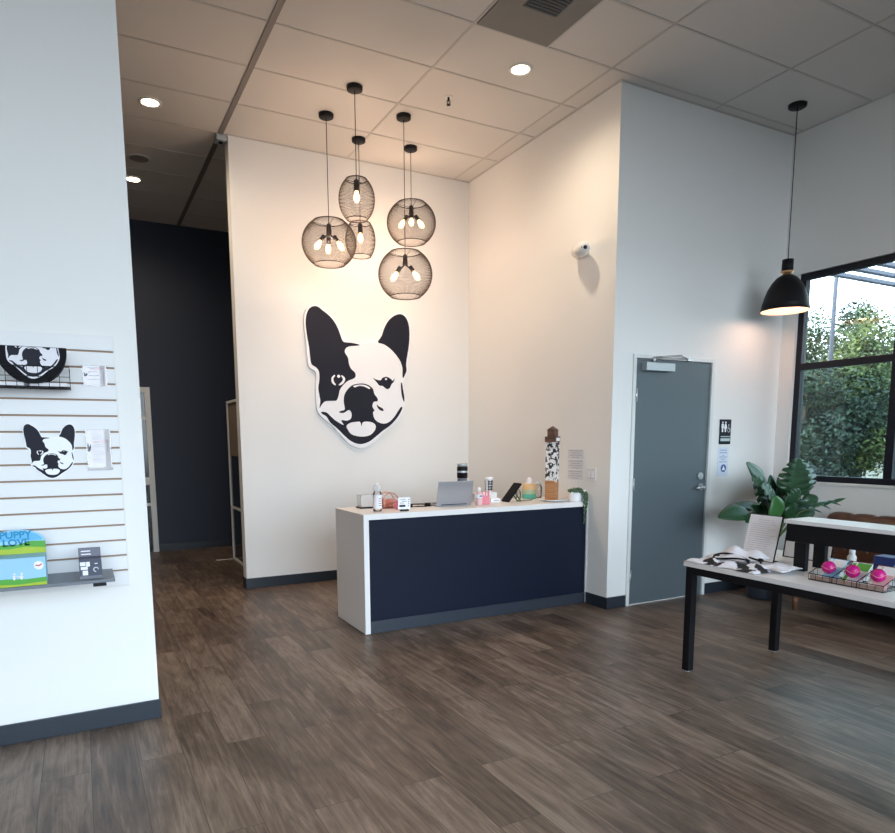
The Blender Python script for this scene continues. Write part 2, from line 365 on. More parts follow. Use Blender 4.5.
# ------------------------------------------------------------------ dimensions
H = 4.245                       # ceiling
XA0, XB, XD = 1.398, 3.962, 6.071
YA, YC, YL, YN = 6.671, 4.332, 3.710, 9.62
XL = 0.290                      # right end of the display wall
XW, YS = -2.6, -2.3             # west and south limits of the room
V1, R0, T = 1.3353, 4.2325, 0.6096
SKY, SUN, EXPO = 10.5, 9.0, -0.12
LOGO = {
    'outline': [(-0.456,0.687),(-0.508,0.663),(-0.548,0.601),(-0.565,0.518),(-0.56,0.421),(-0.547,0.304),(-0.54,0.186),(-0.532,0.091),(-0.506,0.058),(-0.471,0.04),(-0.453,-0.009),(-0.461,-0.13),(-0.462,-0.231),(-0.456,-0.332),(-0.424,-0.397),(-0.361,-0.454),(-0.297,-0.505),(-0.232,-0.577),(-0.156,-0.657),(-0.079,-0.714),(0.001,-0.734),(0.081,-0.718),(0.152,-0.68),(0.223,-0.618),(0.307,-0.543),(0.392,-0.488),(0.465,-0.412),(0.515,-0.327),(0.535,-0.251),(0.526,-0.143),(0.518,-0.036),(0.548,0.018),(0.568,0.094),(0.574,0.222),(0.595,0.351),(0.606,0.479),(0.598,0.584),(0.56,0.661),(0.48,0.683),(0.397,0.656),(0.326,0.593),(0.278,0.509),(0.242,0.424),(0.206,0.37),(0.103,0.351),(0.024,0.342),(-0.077,0.352),(-0.143,0.369),(-0.18,0.447),(-0.226,0.523),(-0.289,0.594),(-0.362,0.655),(-0.41,0.681)],
    'b1': [(-0.46,0.667),(-0.509,0.639),(-0.538,0.579),(-0.549,0.5),(-0.54,0.383),(-0.521,0.266),(-0.508,0.128),(-0.49,0.093),(-0.453,0.071),(-0.426,0.032),(-0.424,-0.048),(-0.437,-0.13),(-0.427,-0.21),(-0.42,-0.261),(-0.43,-0.328),(-0.404,-0.291),(-0.366,-0.259),(-0.29,-0.254),(-0.246,-0.247),(-0.223,-0.195),(-0.21,-0.143),(-0.171,-0.091),(-0.119,-0.048),(-0.063,-0.025),(-0.036,-0.004),(-0.039,0.037),(-0.083,0.077),(-0.104,0.127),(-0.114,0.188),(-0.146,0.237),(-0.134,0.278),(-0.089,0.301),(-0.033,0.308),(0.016,0.317),(-0.01,0.328),(-0.077,0.336),(-0.132,0.337),(-0.165,0.347),(-0.186,0.396),(-0.216,0.474),(-0.258,0.541),(-0.31,0.593),(-0.373,0.635),(-0.414,0.663)],
    'b2': [(0.467,0.662),(0.396,0.631),(0.337,0.575),(0.294,0.499),(0.265,0.425),(0.222,0.36),(0.287,0.343),(0.356,0.306),(0.414,0.256),(0.473,0.186),(0.501,0.113),(0.502,0.059),(0.504,0.006),(0.519,0.017),(0.549,0.083),(0.545,0.146),(0.557,0.222),(0.578,0.329),(0.589,0.435),(0.585,0.541),(0.562,0.613),(0.52,0.655)],
    'b3': [(0.482,-0.048),(0.485,-0.144),(0.499,-0.209),(0.52,-0.247),(0.519,-0.187),(0.507,-0.122),(0.496,-0.058)],
    'b4': [(0.015,-0.07),(-0.065,-0.087),(-0.121,-0.13),(-0.161,-0.193),(-0.169,-0.266),(-0.16,-0.338),(-0.204,-0.353),(-0.223,-0.37),(-0.172,-0.373),(-0.115,-0.343),(-0.087,-0.378),(-0.095,-0.431),(-0.14,-0.452),(-0.202,-0.448),(-0.175,-0.498),(-0.262,-0.453),(-0.316,-0.408),(-0.358,-0.372),(-0.412,-0.366),(-0.402,-0.387),(-0.359,-0.413),(-0.318,-0.474),(-0.242,-0.536),(-0.166,-0.609),(-0.089,-0.668),(0.001,-0.694),(0.094,-0.673),(0.176,-0.62),(0.26,-0.556),(0.344,-0.502),(0.416,-0.436),(0.466,-0.371),(0.495,-0.312),(0.479,-0.302),(0.442,-0.35),(0.393,-0.415),(0.332,-0.465),(0.273,-0.48),(0.214,-0.466),(0.168,-0.428),(0.153,-0.364),(0.17,-0.343),(0.147,-0.301),(0.165,-0.254),(0.206,-0.247),(0.207,-0.215),(0.173,-0.174),(0.158,-0.122),(0.117,-0.088),(0.071,-0.072)],
    'b5': [(0.16,-0.007),(0.187,-0.02),(0.245,-0.029),(0.269,-0.003),(0.316,0.01),(0.363,-0.01),(0.386,-0.03),(0.406,-0.004),(0.398,-0.04),(0.374,-0.062),(0.35,-0.106),(0.314,-0.117),(0.268,-0.087),(0.233,-0.084),(0.198,-0.047)],
    'b6': [(0.199,-0.283),(0.229,-0.304),(0.264,-0.32),(0.275,-0.346),(0.24,-0.342),(0.21,-0.317)],
    'w1': [(-0.06,-0.097),(0.003,-0.081),(0.071,-0.085),(0.121,-0.108),(0.116,-0.123),(0.06,-0.1),(0.003,-0.095),(-0.043,-0.111)],
    'w2': [(-0.146,-0.504),(-0.096,-0.472),(-0.028,-0.463),(0.006,-0.465),(0.021,-0.509),(0.036,-0.467),(0.098,-0.46),(0.156,-0.475),(0.183,-0.509),(0.166,-0.556),(0.119,-0.598),(0.049,-0.615),(-0.031,-0.611),(-0.098,-0.588),(-0.131,-0.546)],
    'w3': [(-0.268,0.006),(-0.295,-0.024),(-0.294,-0.068),(-0.264,-0.096),(-0.251,-0.089),(-0.272,-0.059),(-0.275,-0.027),(-0.257,-0.002)],
    'w4': [(-0.178,0.005),(-0.148,-0.028),(-0.171,-0.076),(-0.209,-0.096),(-0.22,-0.088),(-0.188,-0.06),(-0.174,-0.031),(-0.191,-0.003)],
    'w5': [(-0.217,0.01),(-0.202,0.0),(-0.207,-0.016),(-0.223,-0.021),(-0.235,-0.009),(-0.231,0.005)],
    'w6': [(0.309,-0.003),(0.321,-0.011),(0.313,-0.024),(0.299,-0.023),(0.297,-0.01)],
}
# ================================================================== THE ROOM
def wallbox(name, x0, x1, y0, y1, z0=0.0, z1=H, m=None):
    bm = bmesh.new(); add_box(bm, x0, x1, y0, y1, z0, z1); return struct(name, bm, m or M['wall'])

bm = bmesh.new(); add_box(bm, XW - .2, XD + .2, YS - .2, YN + .2, -0.12, 0.0); struct('floor', bm, M['floor'])
bm = bmesh.new(); add_box(bm, XW - .2, XD + .2, YS - .2, YN + .2, H, H + 0.25); struct('ceiling', bm, M['ceiling'])

wallbox('wall_display', XW, XL, YL, YL + .14)                    # holds the slatted panel
wallbox('wall_logo', XA0, XB, YA, YA + .14)                      # behind the desk
wallbox('wall_niche', XB, XB + .14, YC + .14, YA + .14)          # right of the desk
# door wall with an opening
DX0, DX1, DZ1 = 4.212, 5.124, 2.137
bm = bmesh.new()
add_box(bm, XB, DX0 - .03, YC, YC + .14, 0, H); add_box(bm, DX1 + .03, XD, YC, YC + .14, 0, H); add_box(bm, DX0 - .03, DX1 + .03, YC, YC + .14, DZ1 + .02, H)
struct('wall_door', bm, M['wall'])
# window wall (east) with its opening
WY1, WZ0, WZ1 = 4.190, 1.055, 2.976
WY0 = WY1 - 4 * 0.905 - 0.05
bm = bmesh.new()
add_box(bm, XD, XD + .13, WY1, YC + .14, 0, H); add_box(bm, XD, XD + .13, YS, WY0, 0, H)
add_box(bm, XD, XD + .13, WY0, WY1, 0, WZ0); add_box(bm, XD, XD + .13, WY0, WY1, WZ1, H)
struct('wall_east', bm, M['wall'])
wallbox('wall_west', XW - .2, XW, YS, YN + .2)
wallbox('wall_north', XW, 2.8, YN, YN + .2, m=M['navy_wall'])
wallbox('wall_corridor', 2.66, 2.8, YA + .14, YN, m=M['navy_wall'])
# storefront wall behind the camera
SX0, SX1, SZ0, SZ1 = -2.45, 5.9, 0.10, 3.75
bm = bmesh.new()
add_box(bm, XW, SX0, YS - .2, YS, 0, H); add_box(bm, SX1, XD + .2, YS - .2, YS, 0, H)
add_box(bm, SX0, SX1, YS - .2, YS, 0, SZ0); add_box(bm, SX0, SX1, YS - .2, YS, SZ1, H)
struct('wall_south', bm, M['wall'])

# baseboards
def baseb(name, x0, x1, y0, y1, h=0.102):
    bm = bmesh.new(); add_box(bm, x0, x1, y0, y1, 0, h, bev=0.003); return struct(name, bm, M['base'])
baseb('baseboard_display', XW, XL + .008, YL - .009, YL)
baseb('baseboard_display_end', XL, XL + .008, YL, YL + .14)
baseb('baseboard_logo', XA0 - .008, XB - .01, YA - .009, YA, .105)
baseb('baseboard_logo_end', XA0 - .008, XA0, YA, YA + .14, .105)
baseb('baseboard_niche', XB - .009, XB, YC - .009, YA - .01)
baseb('baseboard_door_left', XB - .009, 4.172, YC - .009, YC)
baseb('baseboard_door_right', 5.166, XD, YC - .009, YC)
baseb('baseboard_east', XD - .009, XD, YS, YC - .01)
baseb('baseboard_north', 0.875, 2.66, YN - .009, YN)

# ceiling grid (T-bars)
bm = bmesh.new()
rowsY = [R0 + T * k for k in range(-10, 9)]
for y in rowsY:
    add_box(bm, XW, XD, y - .009, y + .009, H - .004, H - .0005)
for i in range(-2, 5):
    if i == 0: continue
    x = V1 + 2 * T * i; add_box(bm, x - .009, x + .009, YS, YN, H - .004, H - .0006)
add_box(bm, V1 + 2 * T + T - .009, V1 + 2 * T + T + .009, R0 - T, R0, H - .004, H - .0005)
g = struct('trim_ceiling_grid', bm, M['grid'])
bm = bmesh.new(); add_box(bm, V1 - .022, V1 + .022, YS, YN, H - .007, H - .0004); struct('trim_ceiling_joint', bm, M['grid_dark'])
# wall angle around the room top
bm = bmesh.new(); s = .018
for (x0, x1, y0, y1) in [(XA0, XB, YA - s, YA), (XB - s, XB, YC, YA), (XB - s, XD, YC - s, YC), (XD - s, XD, YS, YC), (XW, XL, YL - s, YL), (XL, XL + s, YL, YL + .14), (XA0 - s, XA0, YA - s, YA + .14)]:
    add_box(bm, x0, x1, y0, y1, H - .006, H - .0003)
struct('trim_ceiling_edge', bm, M['grid'])

# ---- east window
win = bpy.data.objects.new('window_1', None); COL.objects.link(win); win.location = (XD, WY1, WZ0); win['kind'] = 'structure'
fx0, fx1 = .03, .10
W, Hh = WY1 - WY0, WZ1 - WZ0
bm = bmesh.new(); f = .055
add_box(bm, fx0, fx1, -W, 0, 0, f, .004); add_box(bm, fx0, fx1, -W, 0, Hh - f, Hh, .004)
add_box(bm, fx0, fx1, -f, 0, f, Hh - f, .004); add_box(bm, fx0, fx1, -W, -W + f, f, Hh - f, .004)
finish('window_frame', bm, M['frame_black'], win)
zr = 2.128 - WZ0
for k in range(1, 4):
    bm = bmesh.new(); y = -k * 0.905 + .0; add_box(bm, fx0, fx1, y - .035, y + .035, f, Hh - f, .004); finish('mullion', bm, M['frame_black'], win)
for k in range(4):
    ya, yb = -k * .905 - (f if k == 0 else .035), -(k + 1) * .905 + (.035 if k < 3 else -.05 + f)
    bm = bmesh.new(); add_box(bm, fx0 + .002, fx1 - .002, yb, ya, zr - .03, zr + .03, .003); finish('window_rail', bm, M['frame_black'], win)
    bm = bmesh.new(); add_box(bm, .062, .066, yb, ya, zr + .03, Hh - f); finish('pane', bm, M['glass_east'], win)
    bm = bmesh.new(); add_box(bm, .062, .066, yb, ya, f, zr - .03); finish('pane', bm, M['glass_shaded'], win)
bm = bmesh.new(); add_box(bm, -.012, .03, -W - .02, .012, -.022, -.001, .003); sl = finish('window_sill', bm, M['wall'], win)

# ---- storefront windows behind the camera
w2 = bpy.data.objects.new('window_2', None); COL.objects.link(w2); w2.location = (SX0, YS - .12, SZ0); w2['kind'] = 'structure'
LW, LH = SX1 - SX0, SZ1 - SZ0
bm = bmesh.new(); add_box(bm, 0, LW, 0, .07, 0, .06); add_box(bm, 0, LW, 0, .07, LH - .06, LH)
add_box(bm, 0, .06, 0, .07, .06, LH - .06); add_box(bm, LW - .06, LW, 0, .07, .06, LH - .06); finish('window_frame', bm, M['frame_black'], w2)
for k in range(1, 6):
    x = LW * k / 6; bm = bmesh.new(); add_box(bm, x - .03, x + .03, 0, .07, .06, LH - .06); finish('mullion', bm, M['frame_black'], w2)
for k in range(6):
    bm = bmesh.new(); add_box(bm, LW * k / 6 + (.06 if k == 0 else .03), LW * (k + 1) / 6 - (.06 if k == 5 else .03), .033, .037, .06, LH - .06); finish('pane', bm, M['glass'], w2)

# ---- restroom door
d1 = bpy.data.objects.new('door_1', None); COL.objects.link(d1); d1.location = (DX0, YC, 0); d1['kind'] = 'structure'
d1['label'] = 'grey-blue flush door in a white frame right of the desk niche'; 
w_ = DX1 - DX0
bm = bmesh.new(); add_box(bm, -.036, -.001, -.014, .12, 0, DZ1 + .033, .003); add_box(bm, w_ + .001, w_ + .037, -.014, .12, 0, DZ1 + .033, .003)
add_box(bm, -.001, w_ + .001, -.014, .12, DZ1 + .001, DZ1 + .033, .003); finish('door_frame', bm, M['trim'], d1)
boxobj('door_leaf', M['door'], d1, .004, w_ - .004, .002, .045, .008, DZ1 - .003, bev=.002)
for z in (1.831, 1.067, .259):
    bm = bmesh.new(); add_cyl(bm, (.003, -.012, z - .055), (.003, -.012, z + .055), .009, seg=12); add_box(bm, .003, .026, -.004, .004, z - .055, z + .055); finish('hinge', bm, M['steel'], d1)
bm = bmesh.new(); hx = 5.050 - DX0
add_cyl(bm, (hx, .003, 1.02), (hx, -.012, 1.02), .033); add_cyl(bm, (hx, -.01, 1.02), (hx, -.055, 1.02), .010, seg=12)
add_tube(bm, [(hx + .006, -.052, 1.02), (hx - .02, -.056, 1.02), (hx - .06, -.055, 1.018), (hx - .10, -.048, 1.016)], [.010, .011, .010, .008], 10)
finish('door_handle', bm, M['steel'], d1)
bm = bmesh.new(); add_cyl(bm, (hx - .005, .003, 1.121), (hx - .005, -.010, 1.121), .033); add_box(bm, hx - .010, hx, -.014, -.008, 1.105, 1.137); finish('deadbolt', bm, M['steel'], d1)
cl = bpy.data.objects.new('door_closer', None); COL.objects.link(cl); cl.parent = d1; cl.location = (.065, 0, 2.035)
boxobj('closer_body', M['alu'], cl, 0, .33, -.062, .001, 0, .068, bev=.004)
bm = bmesh.new()
add_cyl(bm, (.11, -.032, .068), (.11, -.032, .115), .012, seg=12)
add_tube(bm, [(.11, -.032, .112), (.30, -.15, .125), (.535, -.018, .125)], .008, 8)
add_box(bm, .515, .56, -.03, -.012, .105, .135)
finish('closer_arm', bm, M['steel'], cl)

# ---- far glazed door in the navy wall (only its right jamb shows)
d2 = bpy.data.objects.new('door_2', None); COL.objects.link(d2); d2.location = (-.13, YN, 0); d2['kind'] = 'structure'
bm = bmesh.new(); add_box(bm, .0, .07, -.03, -.0005, 0, 2.17, .003); add_box(bm, .93, 1.0, -.03, -.0005, 0, 2.17, .003); add_box(bm, .07, .93, -.03, -.0005, 2.10, 2.17, .003)
finish('door_frame', bm, M['trim'], d2)
boxobj('door_leaf', M['dark_glass'], d2, .072, .928, -.012, -.0005, .0, 2.098)
bm = bmesh.new(); add_box(bm, .86, .93, -.02, -.012, .9, 1.0); add_box(bm, .07, .93, -.02, -.012, .62, .66); add_box(bm, .07, .93, -.02, -.012, 1.75, 1.79); finish('door_rail', bm, M['trim'], d2)

# ---- open white-framed glazed door in the corridor
d3 = bpy.data.objects.new('door_3', None); COL.objects.link(d3); d3.location = (1.645, 8.51, 0); d3['kind'] = 'structure'
L3 = 0.92; z3 = 1.945
bm = bmesh.new()
add_box(bm, -.02, .02, -.035, 0, 0, z3, .002); add_box(bm, -.02, .02, -L3, -L3 + .035, 0, z3, .002); add_box(bm, -.02, .02, -L3 + .035, -.035, z3 - .03, z3, .002)
add_box(bm, -.02, .02, -L3 + .035, -.035, 0.0, .03, .002); add_box(bm, -.02, .02, -L3 + .035, -.035, .65, .675, .002)
finish('door_frame', bm, M['trim'], d3)
boxobj('door_panel', M['beige'], d3, -.006, .006, -L3 + .035, -.035, 1.29, z3 - .03)
boxobj('door_panel', M['dark_glass'], d3, -.006, .006, -L3 + .035, -.035, .675, 1.29)
boxobj('door_panel', M['dark_glass'], d3, -.006, .006, -L3 + .035, -.035, .03, .65)
bm = bmesh.new(); add_box(bm, 1.42, 1.62, 8.50, 8.53, 0, .006); struct('trim_threshold', bm, M['grid'])

# ================================================================== CEILING FIXTURES
def downlight(label, x, y, g='recessed ceiling downlights', power=75):
    t = thing('downlight', label, 'ceiling light', (x, y, H - .0005), 0, g)
    bm = bmesh.new(); add_lathe(bm, [(.092, 0), (.092, -.006), (.070, -.008), (.066, -.002)], seg=36); finish('trim_ring', bm, M['white_plastic'], t)
    bm = bmesh.new(); add_cyl(bm, (0, 0, -.004), (0, 0, -.001), .066, seg=32); finish('diffuser', bm, M['led'], t)
    ld = bpy.data.lights.new('downlight_lamp', 'SPOT'); ld.energy = power; ld.color = (1.0, .80, .58); ld.spot_size = math.radians(165); ld.spot_blend = .9; ld.shadow_soft_size = .06
    lo = bpy.data.objects.new('downlight_lamp', ld); COL.objects.link(lo); lo.parent = t; lo.location = (0, 0, -.03)
    return t
downlight('bright recessed downlight in the ceiling, between the hanging globes and the right wall', 3.160, 4.557, power=75)
downlight('recessed downlight in the corridor ceiling, the nearer of the two', .713, 6.355)
downlight('recessed downlight in the corridor ceiling, the farther one near the navy wall', .705, 8.198)

t = thing('ceiling_speaker', 'round flat grey speaker grille in the corridor ceiling between two downlights', 'speaker', (.718, 7.592, H - .0005))
bm = bmesh.new(); add_lathe(bm, [(.105, 0), (.105, -.008), (.090, -.010), (.086, -.006)], seg=32); finish('rim', bm, M['grid'], t)
bm = bmesh.new(); add_cyl(bm, (0, 0, -.006), (0, 0, -.001), .087, seg=32); finish('grille', bm, M['speaker_grille'], t)

t = thing('ceiling_vent', 'square dark grey air vent in the ceiling at the top of the picture', 'vent', (V1 + 2 * T + T / 2, R0 - T / 2, H - .0005))
boxobj('vent_panel', M['vent_panel'], t, -T / 2 + .012, T / 2 - .012, -T / 2 + .012, T / 2 - .012, -.010, 0, bev=.003)
bm = bmesh.new()
add_box(bm, -.13, .13, -.27, -.01, -.014, -.0105)
finish('vent_throat', bm, M['vent_dark'], t)
bm = bmesh.new()
for k in range(9):
    y = -.25 + k * .0275; add_box(bm, -.12, .12, y - .004, y + .004, -.022, -.0145, R=Matrix.Rotation(.4, 3, 'X'), c=(0, y, -.018))
finish('vent_louver', bm, M['vent_panel'], t)

t = thing('fire_sprinkler', 'tiny dark fire sprinkler hanging from a white ceiling tile beside the globes', 'sprinkler', (2.875, 5.168, H - .0005))
bm = bmesh.new(); add_cyl(bm, (0, 0, -.004), (0, 0, 0), .03); finish('escutcheon', bm, M['white_plastic'], t)
bm = bmesh.new(); add_cyl(bm, (0, 0, -.03), (0, 0, -.004), .009, seg=10); add_tube(bm, [(-.012, 0, -.028), (-.014, 0, -.045), (0, 0, -.058)], .0035, 6); add_tube(bm, [(.012, 0, -.028), (.014, 0, -.045), (0, 0, -.058)], .0035, 6)
finish('frame_arm', bm, M['black'], t)
bm = bmesh.new(); add_cyl(bm, (0, 0, -.062), (0, 0, -.058), .017, seg=12); finish('deflector', bm, M['black'], t)

t = thing('ceiling_sensor', 'small grey box fixed to the ceiling at the top left corner of the logo wall', 'sensor', (1.345, 6.735, H - .0005))
boxobj('housing', M['alu'], t, -.045, .045, -.06, .06, -.055, 0, bev=.006)
cylobj('lens', M['dark_glass'], t, (0, 0, -.062), (0, 0, -.055), .02)

# ---- wire mesh globe pendants
def globe_pendant(label, cx, cy, zc, R_, rr, hz, bulbs, sock_drop, seg, power):
    va = math.atan2(cy, cx)
    t = thing('globe_pendant', label, 'pendant light', (cx, cy, H - .0005), 0, 'wire mesh globe pendants over the desk')
    bm = bmesh.new(); add_lathe(bm, [(.0, -.034), (.052, -.034), (.062, -.028), (.064, 0), (0, 0)], seg=32); finish('canopy', bm, M['black'], t)
    zt, zb = zc + hz - H, zc - hz - H
    zs = zt - sock_drop
    cylobj('cord', M['black_matte'], t, (0, 0, -.03), (0, 0, zs), .0032, seg=8)
    # wire cage : meridians and parallels as real thin wire
    prof = []; n = max(10, int(2 * hz / .0100))
    a0 = math.asin(min(.999, math.sqrt(max(0, 1 - (rr / R_) ** 2))))
    for i in range(n + 1):
        a = -a0 + 2 * a0 * i / n; prof.append((R_ * math.cos(a), hz * math.sin(a) / math.sin(a0)))
    bm = bmesh.new(); add_lathe(bm, prof, (0, 0, (zt + zb) / 2), seg)
    me = bpy.data.meshes.new('mesh_shade'); bm.to_mesh(me); bm.free(); me.materials.append(M['wire'])
    o = bpy.data.objects.new('mesh_shade', me); COL.objects.link(o); o.parent = t
    w = o.modifiers.new('wires', 'WIREFRAME'); w.thickness = WIRE_T; w.use_even_offset = False; w.use_boundary = True
    for z in (zt, zb):
        bm = bmesh.new(); add_tube(bm, [(rr * math.cos(2 * PI * k / 40), rr * math.sin(2 * PI * k / 40), z) for k in range(40)], .0038, 6, closed=True); finish('rim', bm, M['black'], t)
    # spokes holding the cage to the socket
    bm = bmesh.new()
    for k in range(3):
        a = 2 * PI * k / 3 + .5; add_tube(bm, [(.012 * math.cos(a), .012 * math.sin(a), zs - .005), (rr * math.cos(a), rr * math.sin(a), zt)], .002, 6)
    finish('spoke', bm, M['black'], t)
    s = bmesh.new(); add_cyl(s, (0, 0, zs - .075), (0, 0, zs + .005), .023, .021, 20); add_cyl(s, (0, 0, zs + .005), (0, 0, zs + .02), .012, .006, 12); finish('socket', s, M['black'], t)
    def bulb(p, d):
        p, d = Vector(p), Vector(d).normalized()
        lh = bmesh.new(); add_cyl(lh, p - d * .055, p, .019, .019, 14); h = finish('lamp_holder', lh, M['black'], t)
        b = bmesh.new(); q = Vector((0, 0, 1)).rotation_difference(d).to_matrix()
        tmp = bmesh.new(); add_lathe(tmp, [(.012, 0), (.014, .010), (.021, .030), (.025, .048), (.022, .068), (.012, .085), (.002, .090)], seg=16)
        for v in tmp.verts: v.co = q @ v.co + p
        _merge(b, tmp, 0, True); finish('bulb', b, M['bulb'], t)
    if bulbs == 1:
        bulb((0, 0, zs - .075 - .001), (0, 0, -1))
    else:
        angs = ([va + 1.65, va - 1.55, va + .1] if cx < 2.5 else [va + 1.95, va - 1.95, va + PI]) if bulbs == 3 else [va + 1.4, va - 1.7]
        for a in angs:
            d = Vector((math.cos(a) * .75, math.sin(a) * .75, -.66)).normalized(); p0 = Vector((0, 0, zs - .07)); p1 = p0 + d * .098
            ar = bmesh.new(); add_tube(ar, [p0, p0 + d * .055], .007, 8); finish('lamp_arm', ar, M['black'], t)
            bulb(p1, (d + Vector((0, 0, -.45))).normalized())
    ld = bpy.data.lights.new('pendant_lamp', 'POINT'); ld.energy = power; ld.color = (1.0, .68, .47); ld.shadow_soft_size = .05
    lo = bpy.data.objects.new('pendant_lamp', ld); COL.objects.link(lo); lo.parent = t; lo.location = (0, 0, zs - .23)
    return t
WIRE_T = 0.0023
globe_pendant('large wire globe pendant with three glowing bulbs, leftmost of the cluster', 2.075, 5.896, 3.187, .238, .136, .180, 3, .03, 150, 17)
globe_pendant('tall oval wire pendant with one bulb, hanging above the smaller lantern', 2.130, 5.362, 3.396, .146, .085, .152, 1, .01, 92, 9)
globe_pendant('small wire lantern pendant with one bulb, tucked below the oval one', 2.498, 6.213, 3.346, .142, .098, .148, 1, .01, 90, 9)
globe_pendant('large wire globe pendant with two bulbs, the lowest hanging of the cluster', 2.682, 5.620, 2.925, .240, .136, .188, 2, .03, 150, 15)
globe_pendant('large wire globe pendant with three bulbs, rightmost and above the lowest globe', 3.009, 6.157, 3.553, .237, .136, .180, 3, .03, 150, 17)

# ---- black dome pendant by the window
t = thing('dome_pendant', 'black dome pendant lamp hanging alone in front of the window corner', 'pendant light', (5.560, 3.948, H - .0005))
bm = bmesh.new(); add_lathe(bm, [(.0, -.028), (.060, -.028), (.072, -.020), (.074, 0), (0, 0)], seg=32); finish('canopy', bm, M['black'], t)
zb = 2.565 - H
cylobj('cord', M['black_matte'], t, (0, 0, -.025), (0, 0, zb + .43), .0036, seg=8)
bm = bmesh.new(); add_lathe(bm, [(.0, zb + .435), (.046, zb + .43), (.047, zb + .345), (.040, zb + .335), (0, zb + .335)], seg=24); finish('socket_cap', bm, M['black'], t)
bm = bmesh.new(); add_lathe(bm, [(.0, zb + .334), (.052, zb + .334), (.054, zb + .328), (.036, zb + .318), (.034, zb + .302), (0, zb + .302)], seg=24); finish('brass_collar', bm, M['brass'], t)
bm = bmesh.new(); prof = [(.030, .302), (.052, .298), (.085, .275), (.118, .235), (.148, .180), (.170, .12), (.186, .06), (.197, .0)]
add_lathe(bm, [(r, zb + z) for r, z in prof] + [(.194, zb - .001)], seg=48); finish('lamp_shade', bm, M['black'], t)
bm = bmesh.new(); add_lathe(bm, [(r - .004, zb + z - .002) for r, z in prof], seg=48); finish('shade_lining', bm, M['dome_in'], t)
bm = bmesh.new(); add_ball(bm, (0, 0, zb + .15), .045, .045, .055); finish('bulb', bm, M['bulb_frost'], t)
ld = bpy.data.lights.new('dome_lamp', 'POINT'); ld.energy = 4; ld.color = (1.0, .60, .38); ld.shadow_soft_size = .05
lo = bpy.data.objects.new('dome_lamp', ld); COL.objects.link(lo); lo.parent = t; lo.location = (0, 0, zb + .06)
# ================================================================== DOG HEAD SIGNS
PRINT = [('b1', 'ear_patch'), ('b2', 'ear'), ('b3', 'cheek_line'), ('b4', 'muzzle'), ('b5', 'eye'), ('b6', 'whisker_mark'), ('w1', 'nose_highlight'), ('w2', 'tongue'), ('w3', 'eye_ring'), ('w4', 'eye_ring'), ('w5', 'eye_glint'), ('w6', 'eye_glint')]
def dog_sign(label, cx, ywall, cz, sc, th, group='dog head wall signs'):
    t = thing('dog_head_sign', label, 'wall sign', (cx, ywall, cz), 0, group)
    bm = bmesh.new(); add_poly(bm, LOGO['outline'], -.0005, -th, sc=sc); finish('backing', bm, M['sign_white'], t)
    q = max(sc, .4)
    for k, nm in PRINT:
        bm = bmesh.new()
        if k[0] == 'b': add_poly(bm, LOGO[k], -th + .0002, -th - .002 * q, sc=sc)
        else: add_poly(bm, LOGO[k], -th - .0018 * q, -th - .0035 * q, sc=sc)
        finish(nm, bm, M['print_black'] if k[0] == 'b' else M['sign_white'], t)
    return t
dog_sign('giant black and white french bulldog head sign on the wall behind the desk', 2.62, YA - .002, 2.12, 1.0, .030)

# ---- security camera, switch, notices on the niche wall
t = thing('security_camera', 'white security camera high on the wall above the desk end', 'camera', (XB, 4.75, 3.045))
bm = bmesh.new(); add_cyl(bm, (-.001, .04, .0), (-.018, .04, .0), .032); finish('mount_plate', bm, M['white_plastic'], t)
bm = bmesh.new(); add_tube(bm, [(-.015, .04, 0), (-.06, .03, .0), (-.085, -.02, .0)], .013, 10); finish('arm', bm, M['white_plastic'], t)
bm = bmesh.new(); d = Vector((-.42, -.90, -.10)).normalized(); c0 = Vector((-.075, -.05, .005))
add_cyl(bm, c0 - d * .06, c0 + d * .12, .056, .058, 28); add_ball(bm, c0 + d * .12, .0582, seg=24); finish('camera_body', bm, M['white_plastic'], t)
c1 = c0 + d * .175; u, w = frame_of(d)
bm = bmesh.new(); add_cyl(bm, c1 - d * .004, c1 + d * .003, .016); finish('lens', bm, M['black'], t)
bm = bmesh.new(); add_cyl(bm, c1 + u * .026 - d * .014, c1 + u * .026 - d * .003, .006, seg=10); finish('status_light', bm, M['black'], t)

t = thing('light_switch', 'white two-rocker light switch plate on the wall right of the desk plant', 'light switch', (XB, 4.562, 1.158))
boxobj('plate', M['white_plastic'], t, -.007, -.0005, -.058, .058, -.058, .058, bev=.002)
for y in (-.024, .024):
    boxobj('rocker_gap', M['ink'], t, -.0076, -.0066, y - .0195, y + .0195, -.0365, .0365)
    boxobj('rocker', M['sign_white'], t, -.011, -.0068, y - .016, y + .016, -.033, .033, bev=.0015)
for k, z in enumerate((1.330, 1.237, 1.144)):
    t = thing('notice_sheet', ['uppermost of three small printed sheets on the wall above the desk plant', 'middle of three small printed sheets on the wall above the desk plant', 'lowest of three small printed sheets, just above the trailing desk plant'][k], 'notice', (XB, 4.782, z), 0, 'printed sheets by the light switch')
    boxobj('sheet', M['sheet'], t, -.0015, -.0004, -.105, .105, -.042, .042)
    bm = bmesh.new()
    for j in range(4):
        ww = (.092, .06, .085, .05)[j]; zz = .030 - j * .02; add_box(bm, -.0022, -.0014, -ww, ww, zz - .0028, zz + .0028)
    finish('printed_lines', bm, M['ink_pale'], t)

